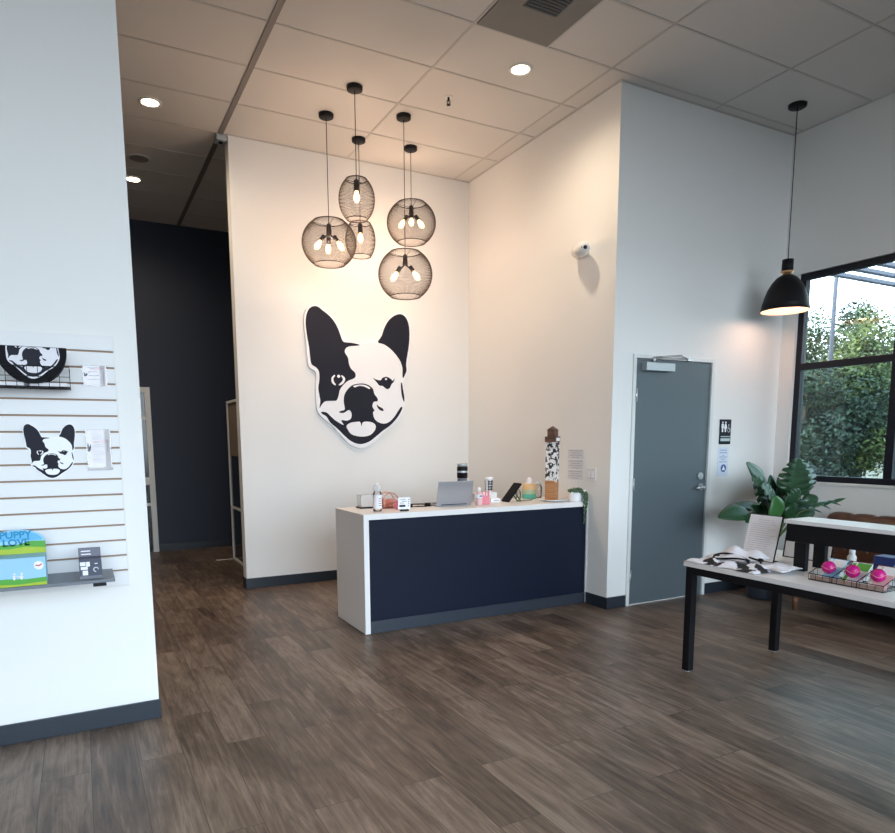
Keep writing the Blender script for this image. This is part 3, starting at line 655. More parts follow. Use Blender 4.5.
# ---- restroom signs
t = thing('restroom_sign', 'black restroom sign with white figures on the wall right of the door', 'sign', (5.345, YC, 1.523))
boxobj('plate', M['print_black'], t, -.075, .075, -.008, -.0005, -.114, .114, bev=.002)
bm = bmesh.new(); y0, y1 = -.0082, -.0105
for x, skirt in ((-.042, 0), (-.002, 1)):
    add_cyl(bm, (x, y0, .085), (x, y1, .085), .009, seg=14)
    if skirt: add_poly(bm, [(x - .008, .073), (x + .008, .073), (x + .022, .03), (x + .010, .03), (x + .008, -.002), (x - .008, -.002), (x - .010, .03), (x - .022, .03)], y0, y1, smooth=0)
    else: add_poly(bm, [(x - .015, .073), (x + .015, .073), (x + .015, .035), (x + .009, .035), (x + .009, -.002), (x - .009, -.002), (x - .009, .035), (x - .015, .035)], y0, y1, smooth=0)
# wheelchair figure
add_cyl(bm, (.040, y0, .062), (.040, y1, .062), .006, seg=12)
add_tube(bm, [(.040, -.0095, .052), (.041, -.0095, .030), (.055, -.0095, .028), (.062, -.0095, .008)], .003, 6)
add_tube(bm, [(.044 + .017 * math.cos(a), -.0095, .014 + .017 * math.sin(a)) for a in [2.2 + k * .35 for k in range(12)]], .0022, 6)
finish('figures', bm, M['sign_white'], t)
bm = bmesh.new(); add_box(bm, -.062, .062, y1, y0, -.048, -.040); add_box(bm, -.062, .062, y1, y0, -.086, -.060); finish('caption_bar', bm, M['alu'], t)
t = thing('blue_notice', 'pale notice with a small blue round symbol under the black restroom sign', 'sign', (5.338, YC, 1.245))
boxobj('sheet', M['sign_pale'], t, -.07, .07, -.003, -.0005, -.135, .135)
bm = bmesh.new()
for z, w in ((.108, .045), (.085, .05), (.060, .012), (.045, .05), (.025, .03), (.0, .048)): add_box(bm, -w, w, -.0042, -.003, z - .003, z + .003)
finish('printed_lines', bm, M['ink'], t)
bm = bmesh.new(); add_cyl(bm, (.01, -.003, -.06), (.01, -.0045, -.06), .036, seg=28); finish('blue_disc', bm, M['signblue'], t)
bm = bmesh.new(); add_poly(bm, [(.01, -.035), (.032, -.078), (-.012, -.078)], -.0044, -.0056, smooth=0); finish('white_triangle', bm, M['sign_white'], t)

# ================================================================== RECEPTION DESK
DXL, DYF, DYB, DH = 1.830, 4.596, 5.211, .916
t = thing('reception_desk', 'long reception desk with white waterfall top and navy front panel', 'desk', (DXL, DYF, 0))
DW = XB - DXL - .003; DD = DYB - DYF; th = .042
boxobj('desktop', M['white_lam'], t, 0, DW, 0, DD, DH - th, DH, bev=.002)
boxobj('end_panel', M['white_lam'], t, 0, th, 0, DD, 0.004, DH - th, bev=.002)
boxobj('front_panel', M['navy'], t, th, DW - .007, .016, .036, .095, DH - th)
boxobj('kick_plate', M['kick'], t, th, DW - .007, .006, .030, .002, .095, bev=.002)
boxobj('end_panel', M['white_lam'], t, DW - .007, DW, .0, DD, 0.004, DH - th, bev=.002)
boxobj('modesty_shelf', M['white_lam'], t, th, DW - .007, .04, DD - .1, .70, .72)
DT = DH + .0005

# -- things on the desk
t = thing('glass_box', 'clear glass display box on a dark tray at the left end of the desk', 'display box', (2.055, 5.085, DT))
boxobj('tray', M['black'], t, -.075, .075, -.055, .055, 0, .010, bev=.002)
bm = bmesh.new(); add_box(bm, -.068, .068, -.048, .048, .0105, .105, .004); finish('glass_cover', bm, M['frosted'], t)
bm = bmesh.new(); add_tube(bm, [(-.068, -.048, .105), (.068, -.048, .105), (.068, .048, .105), (-.068, .048, .105)], .0025, 6, closed=True); finish('rim', bm, M['alu'], t)
bm = bmesh.new(); add_box(bm, -.05, .05, -.03, .03, .011, .03, .004); finish('tray_liner', bm, M['paper'], t)

t = thing('pump_bottle', 'clear rounded bottle with a white label in front of the glass box', 'bottle', (2.030, 4.800, DT))
bm = bmesh.new(); add_lathe(bm, [(0, .0), (.032, 0), (.034, .01), (.034, .13), (.030, .145), (.026, .155)], seg=28); finish('bottle_body', bm, M['clear'], t)
bm = bmesh.new(); add_lathe(bm, [(.0345, .02), (.0345, .128)], seg=28); finish('label_band', bm, M['paper'], t)
bm = bmesh.new()
for z in (.045, .062, .08, .098): add_box(bm, -.004, .018, -.0365, -.0335, z - .003, z + .003)
finish('printed_lines', bm, M['ink'], t)
bm = bmesh.new(); add_lathe(bm, [(.026, .155), (.034, .165), (.036, .185), (.030, .205), (.014, .218), (0, .22)], seg=28); finish('bottle_cap', bm, M['frosted'], t)

t = thing('copper_basket', 'rose-copper arched wire basket behind the small white card', 'basket', (2.205, 4.985, DT))
bm = bmesh.new(); add_box(bm, -.07, .07, -.05, .05, 0, .006, .002)
for y in (-.05, .05):
    add_tube(bm, [(-.07 , y, .004), (-.07, y, .045), (.07, y, .045), (.07, y, .004)], .003, 6)
    add_tube(bm, [(.07 * math.cos(a), y, .045 + .082 * math.sin(a)) for a in [PI * k / 12 for k in range(13)]], .0035, 6)
for k in range(9):
    a = PI * (k + .5) / 9; add_tube(bm, [(.07 * math.cos(a), -.05, .045 + .082 * math.sin(a)), (.07 * math.cos(a), .05, .045 + .082 * math.sin(a))], .0022, 6)
for k in range(7):
    x = -.06 + k * .02; add_tube(bm, [(x, -.05, .004), (x, -.05, .045)], .0022, 6)
finish('wire_frame', bm, M['copper'], t)
bm = bmesh.new(); add_box(bm, -.055, .05, -.035, .035, .007, .075, .006); finish('copper_tin', bm, M['copper'], t)
bm = bmesh.new(); add_box(bm, .01, .062, -.03, .02, .007, .05, .006); finish('pale_packet', bm, M['palepink'], t)

t = thing('pink_pouch', 'small pink pouch between the copper basket and the white card', 'pouch', (2.225, 4.845, DT))
bm = bmesh.new(); add_ball(bm, (0, 0, .028), .042, .022, .0275, 18); finish('pouch_body', bm, M['pink'], t)
bm = bmesh.new(); add_ball(bm, (.015, .0, .058), .025, .012, .018, 14); add_box(bm, -.018, -.004, -.004, .004, .05, .078, .002); finish('pouch_top', bm, M['pink'], t)

t = thing('card_stand', 'small white card standing in a black base at the front desk edge', 'card', (2.212, 4.700, DT), -.12)
boxobj('card', M['sign_white'], t, -.050, .050, -.003, .003, .012, .105)
boxobj('base', M['black'], t, -.034, .034, -.014, .014, 0, .014, bev=.002)
bm = bmesh.new(); add_box(bm, -.04, .008, -.0045, -.003, .032, .048); finish('black_block', bm, M['print_black'], t)
bm = bmesh.new()
for z, x0, x1 in ((.09, -.03, .01), (.075, -.02, .02), (.062, -.035, .0)): add_box(bm, x0, x1, -.0042, -.003, z - .0025, z + .0025)
for z in (.088, .072, .056, .04): add_box(bm, .030, .040, -.0042, -.003, z - .004, z + .004)
finish('printed_lines', bm, M['ink'], t)

t = thing('headset', 'black headset lying with its cable left of the laptop', 'headset', (2.465, 4.985, DT))
bm = bmesh.new(); add_tube(bm, [(.09 * math.cos(a), .06 * math.sin(a), .012) for a in [PI * k / 14 - .4 for k in range(19)]], .006, 8); finish('headband', bm, M['black'], t)
for x, y in ((.083, -.03), (-.085, -.03)):
    bm = bmesh.new(); add_cyl(bm, (x, y, .0), (x, y, .026), .028, .024, 18); finish('ear_cup', bm, M['black_matte'], t)
bm = bmesh.new(); add_tube(bm, [(-.085, -.05, .006), (-.02, -.075, .004), (.03, -.055, .004), (.0, -.02, .004), (-.05, -.04, .004), (.02, -.09, .004), (.10, -.07, .004)], .003, 6); finish('cable', bm, M['black_matte'], t)

t = thing('laptop', 'open silver laptop with its lid facing the room, on the desk', 'laptop', (2.748, 4.865, DT), -.02)
boxobj('laptop_base', M['laptop'], t, -.165, .165, .0, .225, 0.001, .016, bev=.004)
boxobj('keyboard', M['laptop_dark'], t, -.145, .145, .05, .17, .0161, .0175)
Rt = Matrix.Rotation(-.16, 3, 'X')
bm = bmesh.new(); add_box(bm, -.165, .165, -.004, .003, .014, .212, .003, R=Matrix.Rotation(.22, 3, 'X'), c=(0, 0, .014)); finish('lid', bm, M['laptop'], t)
bm = bmesh.new(); add_cyl(bm, (-.12, .002, .014), (.12, .002, .014), .007, seg=12); finish('hinge', bm, M['laptop_dark'], t)

t = thing('black_tumbler', 'tall black and steel cylinder standing behind the laptop in the niche corner', 'tumbler', (2.972, 5.11, DT))
bm = bmesh.new(); add_lathe(bm, [(0, 0), (.042, 0), (.043, .20), (.040, .215), (0, .215)], seg=28); finish('tumbler_body', bm, M['shelfgrey'], t)
bm = bmesh.new(); add_lathe(bm, [(0, .2155), (.046, .2155), (.047, .30), (.044, .315), (0, .315)], seg=28); finish('tumbler_neck', bm, M['black'], t)
bm = bmesh.new(); add_lathe(bm, [(0, .3155), (.044, .3155), (.046, .335), (.040, .345), (0, .345)], seg=28); add_lathe(bm, [(.048, .262), (.0485, .270), (.048, .278)], seg=28); finish('steel_band', bm, M['alu'], t)

t = thing('spray_bottle', 'pink bottle with a white label beside the laptop lid', 'bottle', (2.955, 4.800, DT))
bm = bmesh.new(); add_lathe(bm, [(0, 0), (.026, 0), (.028, .01), (.028, .085), (.020, .108), (.012, .115)], seg=24); finish('bottle_body', bm, M['palepink'], t)
bm = bmesh.new(); add_lathe(bm, [(.0285, .062), (.0285, .092)], seg=24); finish('label_band', bm, M['sign_white'], t)
bm = bmesh.new(); add_lathe(bm, [(0, .1155), (.014, .1155), (.015, .140), (.009, .15), (0, .15)], seg=20); finish('bottle_cap', bm, M['sign_white'], t)
bm = bmesh.new(); add_box(bm, -.012, -.004, -.031, -.0283, .070, .085); add_box(bm, .002, .010, -.031, -.0283, .070, .085); finish('printed_mark', bm, M['blue'], t)

t = thing('gift_bag', 'pink crinkled gift bag between the pink bottle and the white card reader', 'bag', (3.035, 4.845, DT), -.2)
bm = bmesh.new(); add_box(bm, -.03, .045, -.02, .02, 0, .07, .006)
for v in bm.verts:
    if v.co.z > .03: v.co.x += .012 * math.sin(v.co.y * 90); v.co.z += .01 * math.sin(v.co.x * 120)
finish('bag_body', bm, M['pink'], t)
bm = bmesh.new()
for k, (x, a) in enumerate(((-.02, -.3), (0, .1), (.022, .35), (.035, -.1))):
    add_poly(bm, [(x, .068), (x + .016, .07), (x + .012 + a * .05, .115), (x + a * .05, .10)], -.005 + k * .004, -.008 + k * .004, smooth=0)
finish('tissue', bm, M['pink'], t)

t = thing('tissue_box', 'low white box at the back of the desk under the paper cup', 'box', (3.17, 5.10, DT))
boxobj('carton', M['white_plastic'], t, -.10, .13, -.045, .05, 0, .078, bev=.003)
t = thing('paper_cup', 'black and white patterned paper cup standing on a white box behind the desk clutter', 'cup', (3.235, 5.09, DT + .0785))
bm = bmesh.new(); add_lathe(bm, [(0, 0), (.027, 0), (.034, .115)], seg=28); finish('cup_body', bm, M['paper'], t)
bm = bmesh.new(); add_lathe(bm, [(0, .1155), (.036, .1155), (.036, .124), (.031, .136), (0, .136)], seg=28); finish('cup_lid', bm, M['sign_white'], t)
bm = bmesh.new()
for a in (-2.1, -1.45, -.8, .4, 1.6, 2.6):
    for z in (.028, .052, .076, .098):
        r_ = .0275 + .007 * z / .115; c = Vector((math.cos(a) * (r_ + .0008), math.sin(a) * (r_ + .0008), z)); add_box(bm, c.x - .0018, c.x + .0018, c.y - .007, c.y + .007, z - .0095, z + .0095, R=Matrix.Rotation(a, 3, 'Z'), c=c)
finish('pattern', bm, M['print_black'], t)

t = thing('card_reader', 'small white card reader on the desk just left of the tilted black tablet', 'card reader', (3.205, 4.955, DT), -.1)
boxobj('reader_body', M['sign_white'], t, -.045, .045, -.03, .03, 0, .038, bev=.006)
boxobj('slot', M['ink'], t, -.02, .03, -.0315, -.030, .016, .022)
bm = bmesh.new(); add_tube(bm, [(-.045, 0, .01), (-.10, -.02, .004), (-.13, .01, .004), (-.09, .04, .004)], .0025, 6); finish('cable', bm, M['ink'], t)

t = thing('tablet_stand', 'black tablet tilted back on a stand with a prop leg, middle of the desk', 'tablet', (3.31, 4.93, DT))
bm = bmesh.new(); add_box(bm, -.009, .009, -.045, .065, .004, .21, .003, R=Matrix.Rotation(.72, 3, 'Y'), c=(0, 0, .004)); finish('tablet_body', bm, M['black_matte'], t)
bm = bmesh.new(); add_tube(bm, [(.085, -.01, .085), (.14, -.03, .006)], .007, 8); add_tube(bm, [(.085, .03, .085), (.14, .03, .006)], .007, 8); add_tube(bm, [(.14, -.03, .006), (.14, .03, .006)], .006, 8); finish('prop_leg', bm, M['stem'], t)
bm = bmesh.new(); add_tube(bm, [(.14, 0, .004), (.20, .02, .004), (.27, .0, .004), (.33, .06, .004), (.37, .11, .004)], .0035, 6); finish('cable', bm, M['black_matte'], t)

t = thing('hand_lotion', 'little clear bottle between the tablet and the green candle jar', 'bottle', (3.515, 5.03, DT))
bm = bmesh.new(); add_lathe(bm, [(0, 0), (.020, 0), (.021, .005), (.021, .075), (.010, .088), (.010, .10), (0, .10)], seg=20); finish('bottle_body', bm, M['clear'], t)
bm = bmesh.new(); add_lathe(bm, [(0, .1005), (.012, .1005), (.012, .118), (0, .118)], seg=16); finish('bottle_cap', bm, M['white_plastic'], t)

t = thing('candle_jar', 'wide amber-to-green candle jar with a domed lid on the desk', 'candle', (3.70, 5.12, DT))
bm = bmesh.new(); add_lathe(bm, [(0, 0), (.060, 0), (.065, .010), (.066, .045)], seg=32); finish('green_glass', bm, mat('sea_green_glass', (.10, .42, .30), .3), t)
bm = bmesh.new(); add_lathe(bm, [(.066, .045), (.0665, .085)], seg=32); finish('cream_glass', bm, mat('sage_glass', (.42, .48, .30), .3), t)
bm = bmesh.new(); add_lathe(bm, [(.0665, .085), (.064, .135), (.060, .140), (0, .140)], seg=32); finish('amber_glass', bm, M['cap_orange'], t)
bm = bmesh.new(); add_lathe(bm, [(.030, .141), (.028, .165), (.018, .19), (.0, .20)], seg=24); finish('tissue_tuft', bm, M['paper'], t)

t = thing('glass_jar', 'small clear jar with a pale lid just left of the photo tower', 'jar', (3.835, 5.165, DT))
bm = bmesh.new(); add_lathe(bm, [(0, 0), (.032, 0), (.036, .02), (.036, .10), (.028, .118)], seg=24); finish('jar_body', bm, M['clear'], t)
bm = bmesh.new(); add_lathe(bm, [(0, .119), (.034, .119), (.034, .137), (.012, .145), (.010, .158), (0, .16)], seg=24); finish('jar_lid', bm, M['alu'], t)

t = thing('round_tray', 'thin round white plate under the photo tower', 'plate', (3.735, 4.80, DT))
bm = bmesh.new(); add_lathe(bm, [(0, 0), (.085, 0), (.125, .010), (.140, .014), (.139, .018), (.120, .014), (.08, .006), (0, .006)], seg=40); finish('plate', bm, M['ceramic'], t)
t = thing('photo_tower', 'tall wooden tower covered in black and white dog photos on a white plate', 'photo tower', (3.748, 4.845, DT + .0065), .50)
a = .046
boxobj('base_block', M['wood'], t, -a, a, -a, a, 0, .175, bev=.002)
boxobj('photo_column', M['photos'], t, -a + .001, a - .001, -a + .001, a - .001, .175, .515, bev=.001)
bm = bmesh.new()
rnd = random.Random(3)
for k in range(7):
    z = .16 + k * .052
    add_box(bm, -a + .002, -.002, -a - .002, -a + .0005, z, z + .046)
    if k: add_box(bm, .002, a - .004, -a - .002, -a + .0005, z + .02, z + .062)
finish('photo_print', bm, M['photos'], t)
boxobj('collar', M['darkwood'], t, -a - .006, a + .006, -a - .006, a + .006, .515, .565, bev=.003)
boxobj('name_strip', M['paper'], t, -a + .008, a - .008, -a - .0085, -a - .006, .525, .553)
boxobj('lantern', M['darkwood'], t, -.036, .036, -.036, .036, .565, .620, bev=.002)
bm = bmesh.new(); add_cyl(bm, (0, 0, .620), (0, 0, .655), .060, .006, 4); bmesh.ops.rotate(bm, verts=bm.verts, cent=(0, 0, 0), matrix=Matrix.Rotation(PI / 4, 3, 'Z')); finish('roof', bm, M['darkwood'], t)
bm = bmesh.new(); add_ball(bm, (.0, .0, .0), .02); bm.free()

t = thing('trailing_plant', 'small white pot with a green trailing plant at the right end of the desk', 'potted plant', (3.868, 4.665, DT))
bm = bmesh.new(); add_lathe(bm, [(0, 0), (.050, 0), (.057, .010), (.058, .088), (.053, .088), (.050, .07), (0, .07)], seg=32); finish('pot', bm, M['ceramic'], t)
rnd = random.Random(5); bm = bmesh.new()
def bead(p, s): add_ball(bm, p, s, s, s * 1.3, 6)
for k in range(95):
    a = rnd.uniform(0, 2 * PI); r_ = .066 * math.sqrt(rnd.random()); bead((r_ * math.cos(a), r_ * math.sin(a), .088 + rnd.uniform(0, .038) * (1 - r_ / .08)), rnd.uniform(.005, .0095))
for s_ in range(7):
    a = -1.25 + s_ * .11; z = .10; rr_ = .05; drop = rnd.uniform(.08, .26) if s_ != 3 else .30
    tx = .045 + rnd.uniform(-.012, .02); ty = -.075 - rnd.uniform(0, .012)
    n = int(drop / .009)
    for j in range(n):
        q = j / n; zz = .105 - drop * q ** 1.15; x = tx * min(1, q * 4) + .0; y = -.03 + (ty + .03) * min(1, q * 4) + rnd.uniform(-.002, .002)
        bead((x + rnd.uniform(-.011, .011) * (1 - .6 * q), y - rnd.uniform(0, .006), zz + (.012 if q < .15 else 0)), rnd.uniform(.004, .0085))
finish('foliage', bm, M['succulent'], t)
t = thing('small_white_speaker', 'little white upright device at the far right corner of the desk', 'device', (3.930, 4.62, DT))
boxobj('device_body', M['white_plastic'], t, -.012, .020, -.012, .020, 0, .10, bev=.004)
boxobj('device_button', M['alu'], t, -.002, .010, -.0135, -.012, .07, .085)

# ================================================================== DISPLAY WALL
SXR, SZ_0, SZ_1 = .182, .737, 1.967
t = thing('slatwall_panel', 'white slatted display panel with brown grooves on the left wall', 'display panel', (0, YL - .0005, 0))
grooves = [.815 + .0770 * k for k in range(15)]
bm = bmesh.new(); zs = [SZ_0] + grooves + [SZ_1]
for a_, b_ in zip(zs, zs[1:]):
    lo = a_ + (.0045 if a_ != SZ_0 else 0); hi = b_ - (.0045 if b_ != SZ_1 else 0)
    add_box(bm, -1.02, SXR, -.020, -.008, lo, hi, .0012)
finish('slat_board', bm, M['slat'], t)
boxobj('groove_back', M['groove'], t, -1.02, SXR - .001, -.008, 0, SZ_0, SZ_1 - .001)
PF = YL - .0205
dog_sign('small french bulldog head sign hung on the slatted display panel', -.1215, PF - .001, 1.420, .1865, .006)

def acrylic(label, x0, x1, z0, z1, big):
    t = thing('notice_holder', label, 'notice', ((x0 + x1) / 2, PF - .001, (z0 + z1) / 2), 0, 'clear notice holders on the slatted panel')
    w, h = (x1 - x0) / 2, (z1 - z0) / 2
    boxobj('card', M['paper'], t, -w, w, -.003, -.001, -h, h)
    bm = bmesh.new(); add_box(bm, -w - .004, w + .004, -.0065, -.0035, -h - .004, h + .003, .001); finish('clear_cover', bm, M['clear'], t)
    bm = bmesh.new(); z = h * .86
    n = 12 if big else 4
    for k in range(n):
        zz = h * .80 - k * (1.55 * h / n); ww = w * (.75 if k % 3 else .5); add_box(bm, -w * .55, -w * .55 + ww * 1.2, -.0036, -.0029, zz - .0012, zz + .0012)
    add_box(bm, w * .72, w * .76, -.0036, -.0029, -h * .1 if big else -h * .8, h * .5)
    finish('printed_lines', bm, M['ink'], t)
    bm = bmesh.new(); add_tube(bm, [(-w * .4 + k * w * .12, -.0042, h * (.38 if big else .62) + (.004 if k % 2 else -.003) + k * .0007) for k in range(11)], .0011, 5); finish('red_writing', bm, M['redink'], t)
    bm = bmesh.new(); add_poly(bm, [(-w * .95, -h * .1), (-w * .8, -h * .2), (-w * .62, h * .0), (-w * .7, h * .2), (-w * .78, h * .05), (-w * .9, h * .25)], -.0030, -.0040, off=(0, h * .1)); finish('dark_mark', bm, M['print_black'], t)
acrylic('small landscape notice in a clear holder on the slatted panel, right of the wire basket', .042, .143, 1.731, 1.822, False)
acrylic('tall clear-covered notice on the slatted panel, right of the small dog head sign', .035, .140, 1.326, 1.518, True)

# -- wire basket and the black printed cushion in it
t = thing('wire_basket', 'black wire grid basket hooked on the slatted panel at the left edge', 'basket', (-.26, PF, 1.705))
bm = bmesh.new(); bx0, bx1, by = -.29, .245, -.20; bh = .088
for z in (0, .044, bh):
    add_tube(bm, [(bx0, -.002, z), (bx0, by, z), (bx1, by, z), (bx1, -.002, z)], .0016 if z != bh else .0026, 6)
n = 13
for k in range(n + 1):
    x = bx0 + (bx1 - bx0) * k / n; add_tube(bm, [(x, by, bh), (x, by, 0), (x, -.003, 0)], .0014, 6)
for k in range(1, 5):
    y = by * k / 5; add_tube(bm, [(bx1, y, bh), (bx1, y, 0), (bx0, y, 0), (bx0, y, bh)], .0014, 6)
finish('wire_frame', bm, M['black'], t)
t = thing('dog_print_pillow', 'round black fabric pillow printed with a dog face in the wire basket', 'pillow', (-.158, PF - .155, 1.877))
R1 = .155
bm = bmesh.new()
th_n = 28; L = []
prof = []
for k in range(th_n + 1):
    a = PI * k / th_n; prof.append((.138 * math.cos(a), -.158 * math.sin(a) ** .9))
P = [(x, z) for x, z in prof]
add_poly(bm, P + [(-.136, .004), (.136, .004)][:0], .05, -.040, smooth=0)
bmesh.ops.bevel(bm, geom=[e for e in bm.edges if len(e.link_faces) == 2 and e.calc_face_angle(0) > .9], offset=.012, segments=3, affect='EDGES')
for f in bm.faces: f.smooth = False
finish('pillow_body', bm, M['black_matte'], t)
def clip_top(P, zmax):
    out = []; n = len(P)
    for i in range(n):
        a, b = P[i], P[(i + 1) % n]
        if a[1] <= zmax: out.append(a)
        if (a[1] <= zmax) != (b[1] <= zmax):
            s = (zmax - a[1]) / (b[1] - a[1]); out.append((a[0] + s * (b[0] - a[0]), zmax))
    return out
scp = .205; offz = 0.0115; zlim = (-.002 - offz) / scp
sm = lambda P: [tuple(q) for q in catmull(P, 3)]
bm = bmesh.new(); add_poly(bm, clip_top(sm(LOGO['outline']), zlim), -.0395, -.0420, sc=scp, smooth=0, off=(0, offz)); finish('printed_face', bm, M['fabric'], t)
for k, nm in PRINT:
    Q = clip_top(sm(LOGO[k]), zlim)
    if len(Q) > 3 and k not in ('w5', 'w6'):
        bm = bmesh.new(); add_poly(bm, Q, *((-.0418, -.0430) if k[0] == 'b' else (-.0428, -.0440)), sc=scp, smooth=0, off=(0, offz)); finish(nm, bm, M['print_black'] if k[0] == 'b' else M['fabric'], t)
for k in range(3):
    o = thing('folded_bandana', ['white folded bandana lying at the left in the wire basket', 'black and white folded bandana in the middle of the wire basket', 'white folded bandana at the right end of the wire basket'][k], 'bandana', (-.44 + k * .17, PF - .11, 1.7075), 0, 'folded bandanas in the wire basket')
    boxobj('folded_cloth', M['fabricprint'] if k == 1 else M['fabric'], o, -.075, .075, -.06, .075, 0, .018, bev=.006)

# -- shelf
t = thing('display_shelf', 'thin grey shelf at the bottom of the slatted panel', 'shelf', (0, PF, .828))
boxobj('board', M['shelfgrey'], t, -.98, .110, -.285, -.001, -.014, 0, bev=.0015)
for x in (.045, -.75):
    bm = bmesh.new(); add_box(bm, x - .028, x + .028, -.262, -.235, -.034, -.0145); add_box(bm, x - .003, x + .003, -.24, -.001, -.030, -.0145); finish('bracket', bm, M['black'], t)
# -- display box on the shelf
t = thing('treat_display_box', 'bright blue and green cardboard counter display box on the grey shelf', 'display box', (-.278, PF - .20, .8285))
hw = .112
boxobj('carton', M['pale_blue'], t, -hw, hw, -.07, .07, 0, .125, bev=.001)
bm = bmesh.new(); arch = [(-hw, .12), (hw, .12), (hw, .185)] + [(hw * math.cos(a) * .98, .185 + .052 * math.sin(a)) for a in [PI * k / 14 for k in range(1, 14)]] + [(-hw, .185)]
add_poly(bm, arch, .070, .066, smooth=0); finish('header_card', bm, M['pale_blue'], t)
bm = bmesh.new(); add_poly(bm, [(hw * math.cos(a) * .90, .185 + .045 * math.sin(a)) for a in [PI * k / 14 for k in range(0, 15)]], .0655, .0645, smooth=0); finish('sky_patch', bm, M['sky_print'], t)
bm = bmesh.new(); add_poly(bm, [(-hw, .126), (hw, .126), (hw, .180), (hw * .5, .183), (0, .168), (-hw * .5, .170), (-hw, .165)], .0645, .0630, smooth=0); finish('green_hill', bm, M['green_print'], t)
bm = bmesh.new(); add_poly(bm, [(-hw, .0), (hw, .0), (hw, .034), (hw * .3, .030), (-hw * .4, .036), (-hw, .032)], -.0702, -.0715, smooth=0); finish('green_hill', bm, M['green_print'], t)
bm = bmesh.new(); add_poly(bm, [(-hw, .126), (hw, .126), (hw, .150), (hw * .3, .158), (-hw * .3, .150), (-hw, .154)], .0630, .0615, smooth=0); finish('lime_hill', bm, M['lime_print'], t)
bm = bmesh.new(); add_poly(bm, [(-hw, .0), (hw, .0), (hw, .014), (0, .008), (-hw, .016)], -.0715, -.0725, smooth=0); finish('lime_hill', bm, M['lime_print'], t)
for x in (-.085, .085): bm = bmesh.new(); add_cyl(bm, (x, -.0702, .088), (x, -.0715, .088), .019, seg=24); finish('white_disc', bm, M['sign_white'], t)
bm = bmesh.new()
for x in (-.012, .016): add_ball(bm, (x, -.0722, .040), .006, .001, .011, 10); add_ball(bm, (x + .002, -.0722, .056), .005, .001, .005, 10)
add_tube(bm, [(-.012, -.0722, .043), (.016, -.0722, .043)], .003, 6)
finish('puppy_outline', bm, M['sign_white'], t)
for x in (-.085, .085): bm = bmesh.new(); add_tube(bm, [(x - .012, -.0722, .090), (x, -.0722, .086), (x + .012, -.0722, .094)], .003, 6); finish('red_mark', bm, M['redink'], t)
text_part('printed_words', 'PUPPY\nLOVE', .044, M['teal_print'], t, (-.004, .0640, .195), xs=1.0)
# -- grey product box
t = thing('grey_product_box', 'small dark grey printed carton near the right end of the shelf', 'box', (.012, PF - .19, .8285))
boxobj('carton', M['grey_box2'], t, -.047, .047, -.045, .045, 0, .092, bev=.001)
boxobj('header_card', M['grey_box'], t, -.047, .047, .040, .0445, .092, .135, bev=.0005)
bm = bmesh.new(); add_box(bm, -.036, .004, .0385, .040, .116, .121); add_box(bm, -.036, .006, .0385, .040, .101, .106)
finish('header_lines', bm, M['sign_white'], t)
bm = bmesh.new(); add_box(bm, -.043, -.020, -.0465, -.045, .062, .080); add_box(bm, -.018, -.002, -.0465, -.045, .058, .080); add_box(bm, -.041, -.012, -.0465, -.045, .044, .058); add_box(bm, -.034, -.012, -.0465, -.045, .018, .040)
add_tube(bm, [(.022 + .010 * math.cos(2 * PI * k / 16), -.0462, .042 + .010 * math.sin(2 * PI * k / 16)) for k in range(13)], .0022, 6)
add_box(bm, .018, .030, -.0465, -.045, .068, .072)
finish('white_print', bm, M['sign_white'], t)
boxobj('lower_band', M['shelfgrey'], t, -.0475, .0475, -.0458, -.0452, .0005, .014)

# ================================================================== TABLE AND THINGS ON IT
TX0, TX1, TY1, TY0, TZ = 3.285, 4.190, 2.915, 1.085, .705
t = thing('display_table', 'white-topped display table with black square legs at the right', 'table', (TX0, TY1, 0))
TWd, TL = TX1 - TX0, TY1 - TY0
boxobj('tabletop', M['white_lam'], t, 0, TWd, -TL, 0, TZ - .028, TZ, bev=.002)
bm = bmesh.new(); ap = TZ - .029
add_box(bm, .012, .045, -TL + .06, -.06, ap - .045, ap); add_box(bm, TWd - .045, TWd - .012, -TL + .06, -.06, ap - .045, ap)
add_box(bm, .06, TWd - .06, -.045, -.012, ap - .045, ap); add_box(bm, .06, TWd - .06, -TL + .012, -TL + .045, ap - .045, ap)
finish('apron', bm, M['black'], t)
for (x, y) in ((.035, -.037), (TWd - .035, -.037), (.035, -TL + .037), (TWd - .035, -TL + .037)):
    bm = bmesh.new(); add_box(bm, x - .024, x + .024, y - .024, y + .024, .012, ap, .002); lg = finish('leg', bm, M['black'], t)
    bm = bmesh.new(); add_cyl(bm, (x, y, 0.0), (x, y, .012), .014, seg=14); finish('foot', bm, M['alu'], lg)
TT = TZ + .0005

t = thing('tabletop_riser', 'low bench-like riser with white top and black legs on the display table', 'riser', (3.600, 2.480, TT))
RH = .288; RL = 1.36; RD = .235
boxobj('riser_top', M['white_lam'], t, 0, RD, -RL, 0, RH - .022, RH, bev=.002)
boxobj('riser_rail', M['black'], t, .012, .030, -RL + .02, -.012, RH - .125, RH - .0225)
boxobj('riser_rail', M['black'], t, RD - .030, RD - .012, -RL + .02, -.012, RH - .125, RH - .0225)
for y in (-.066, -RL + .09):
    for x in (.012, RD - .045):
        bm = bmesh.new(); add_box(bm, x + .0 if x < .1 else x, x + .033, y - .070, y + .0, 0, RH - .126, .002); finish('leg', bm, M['black'], t)

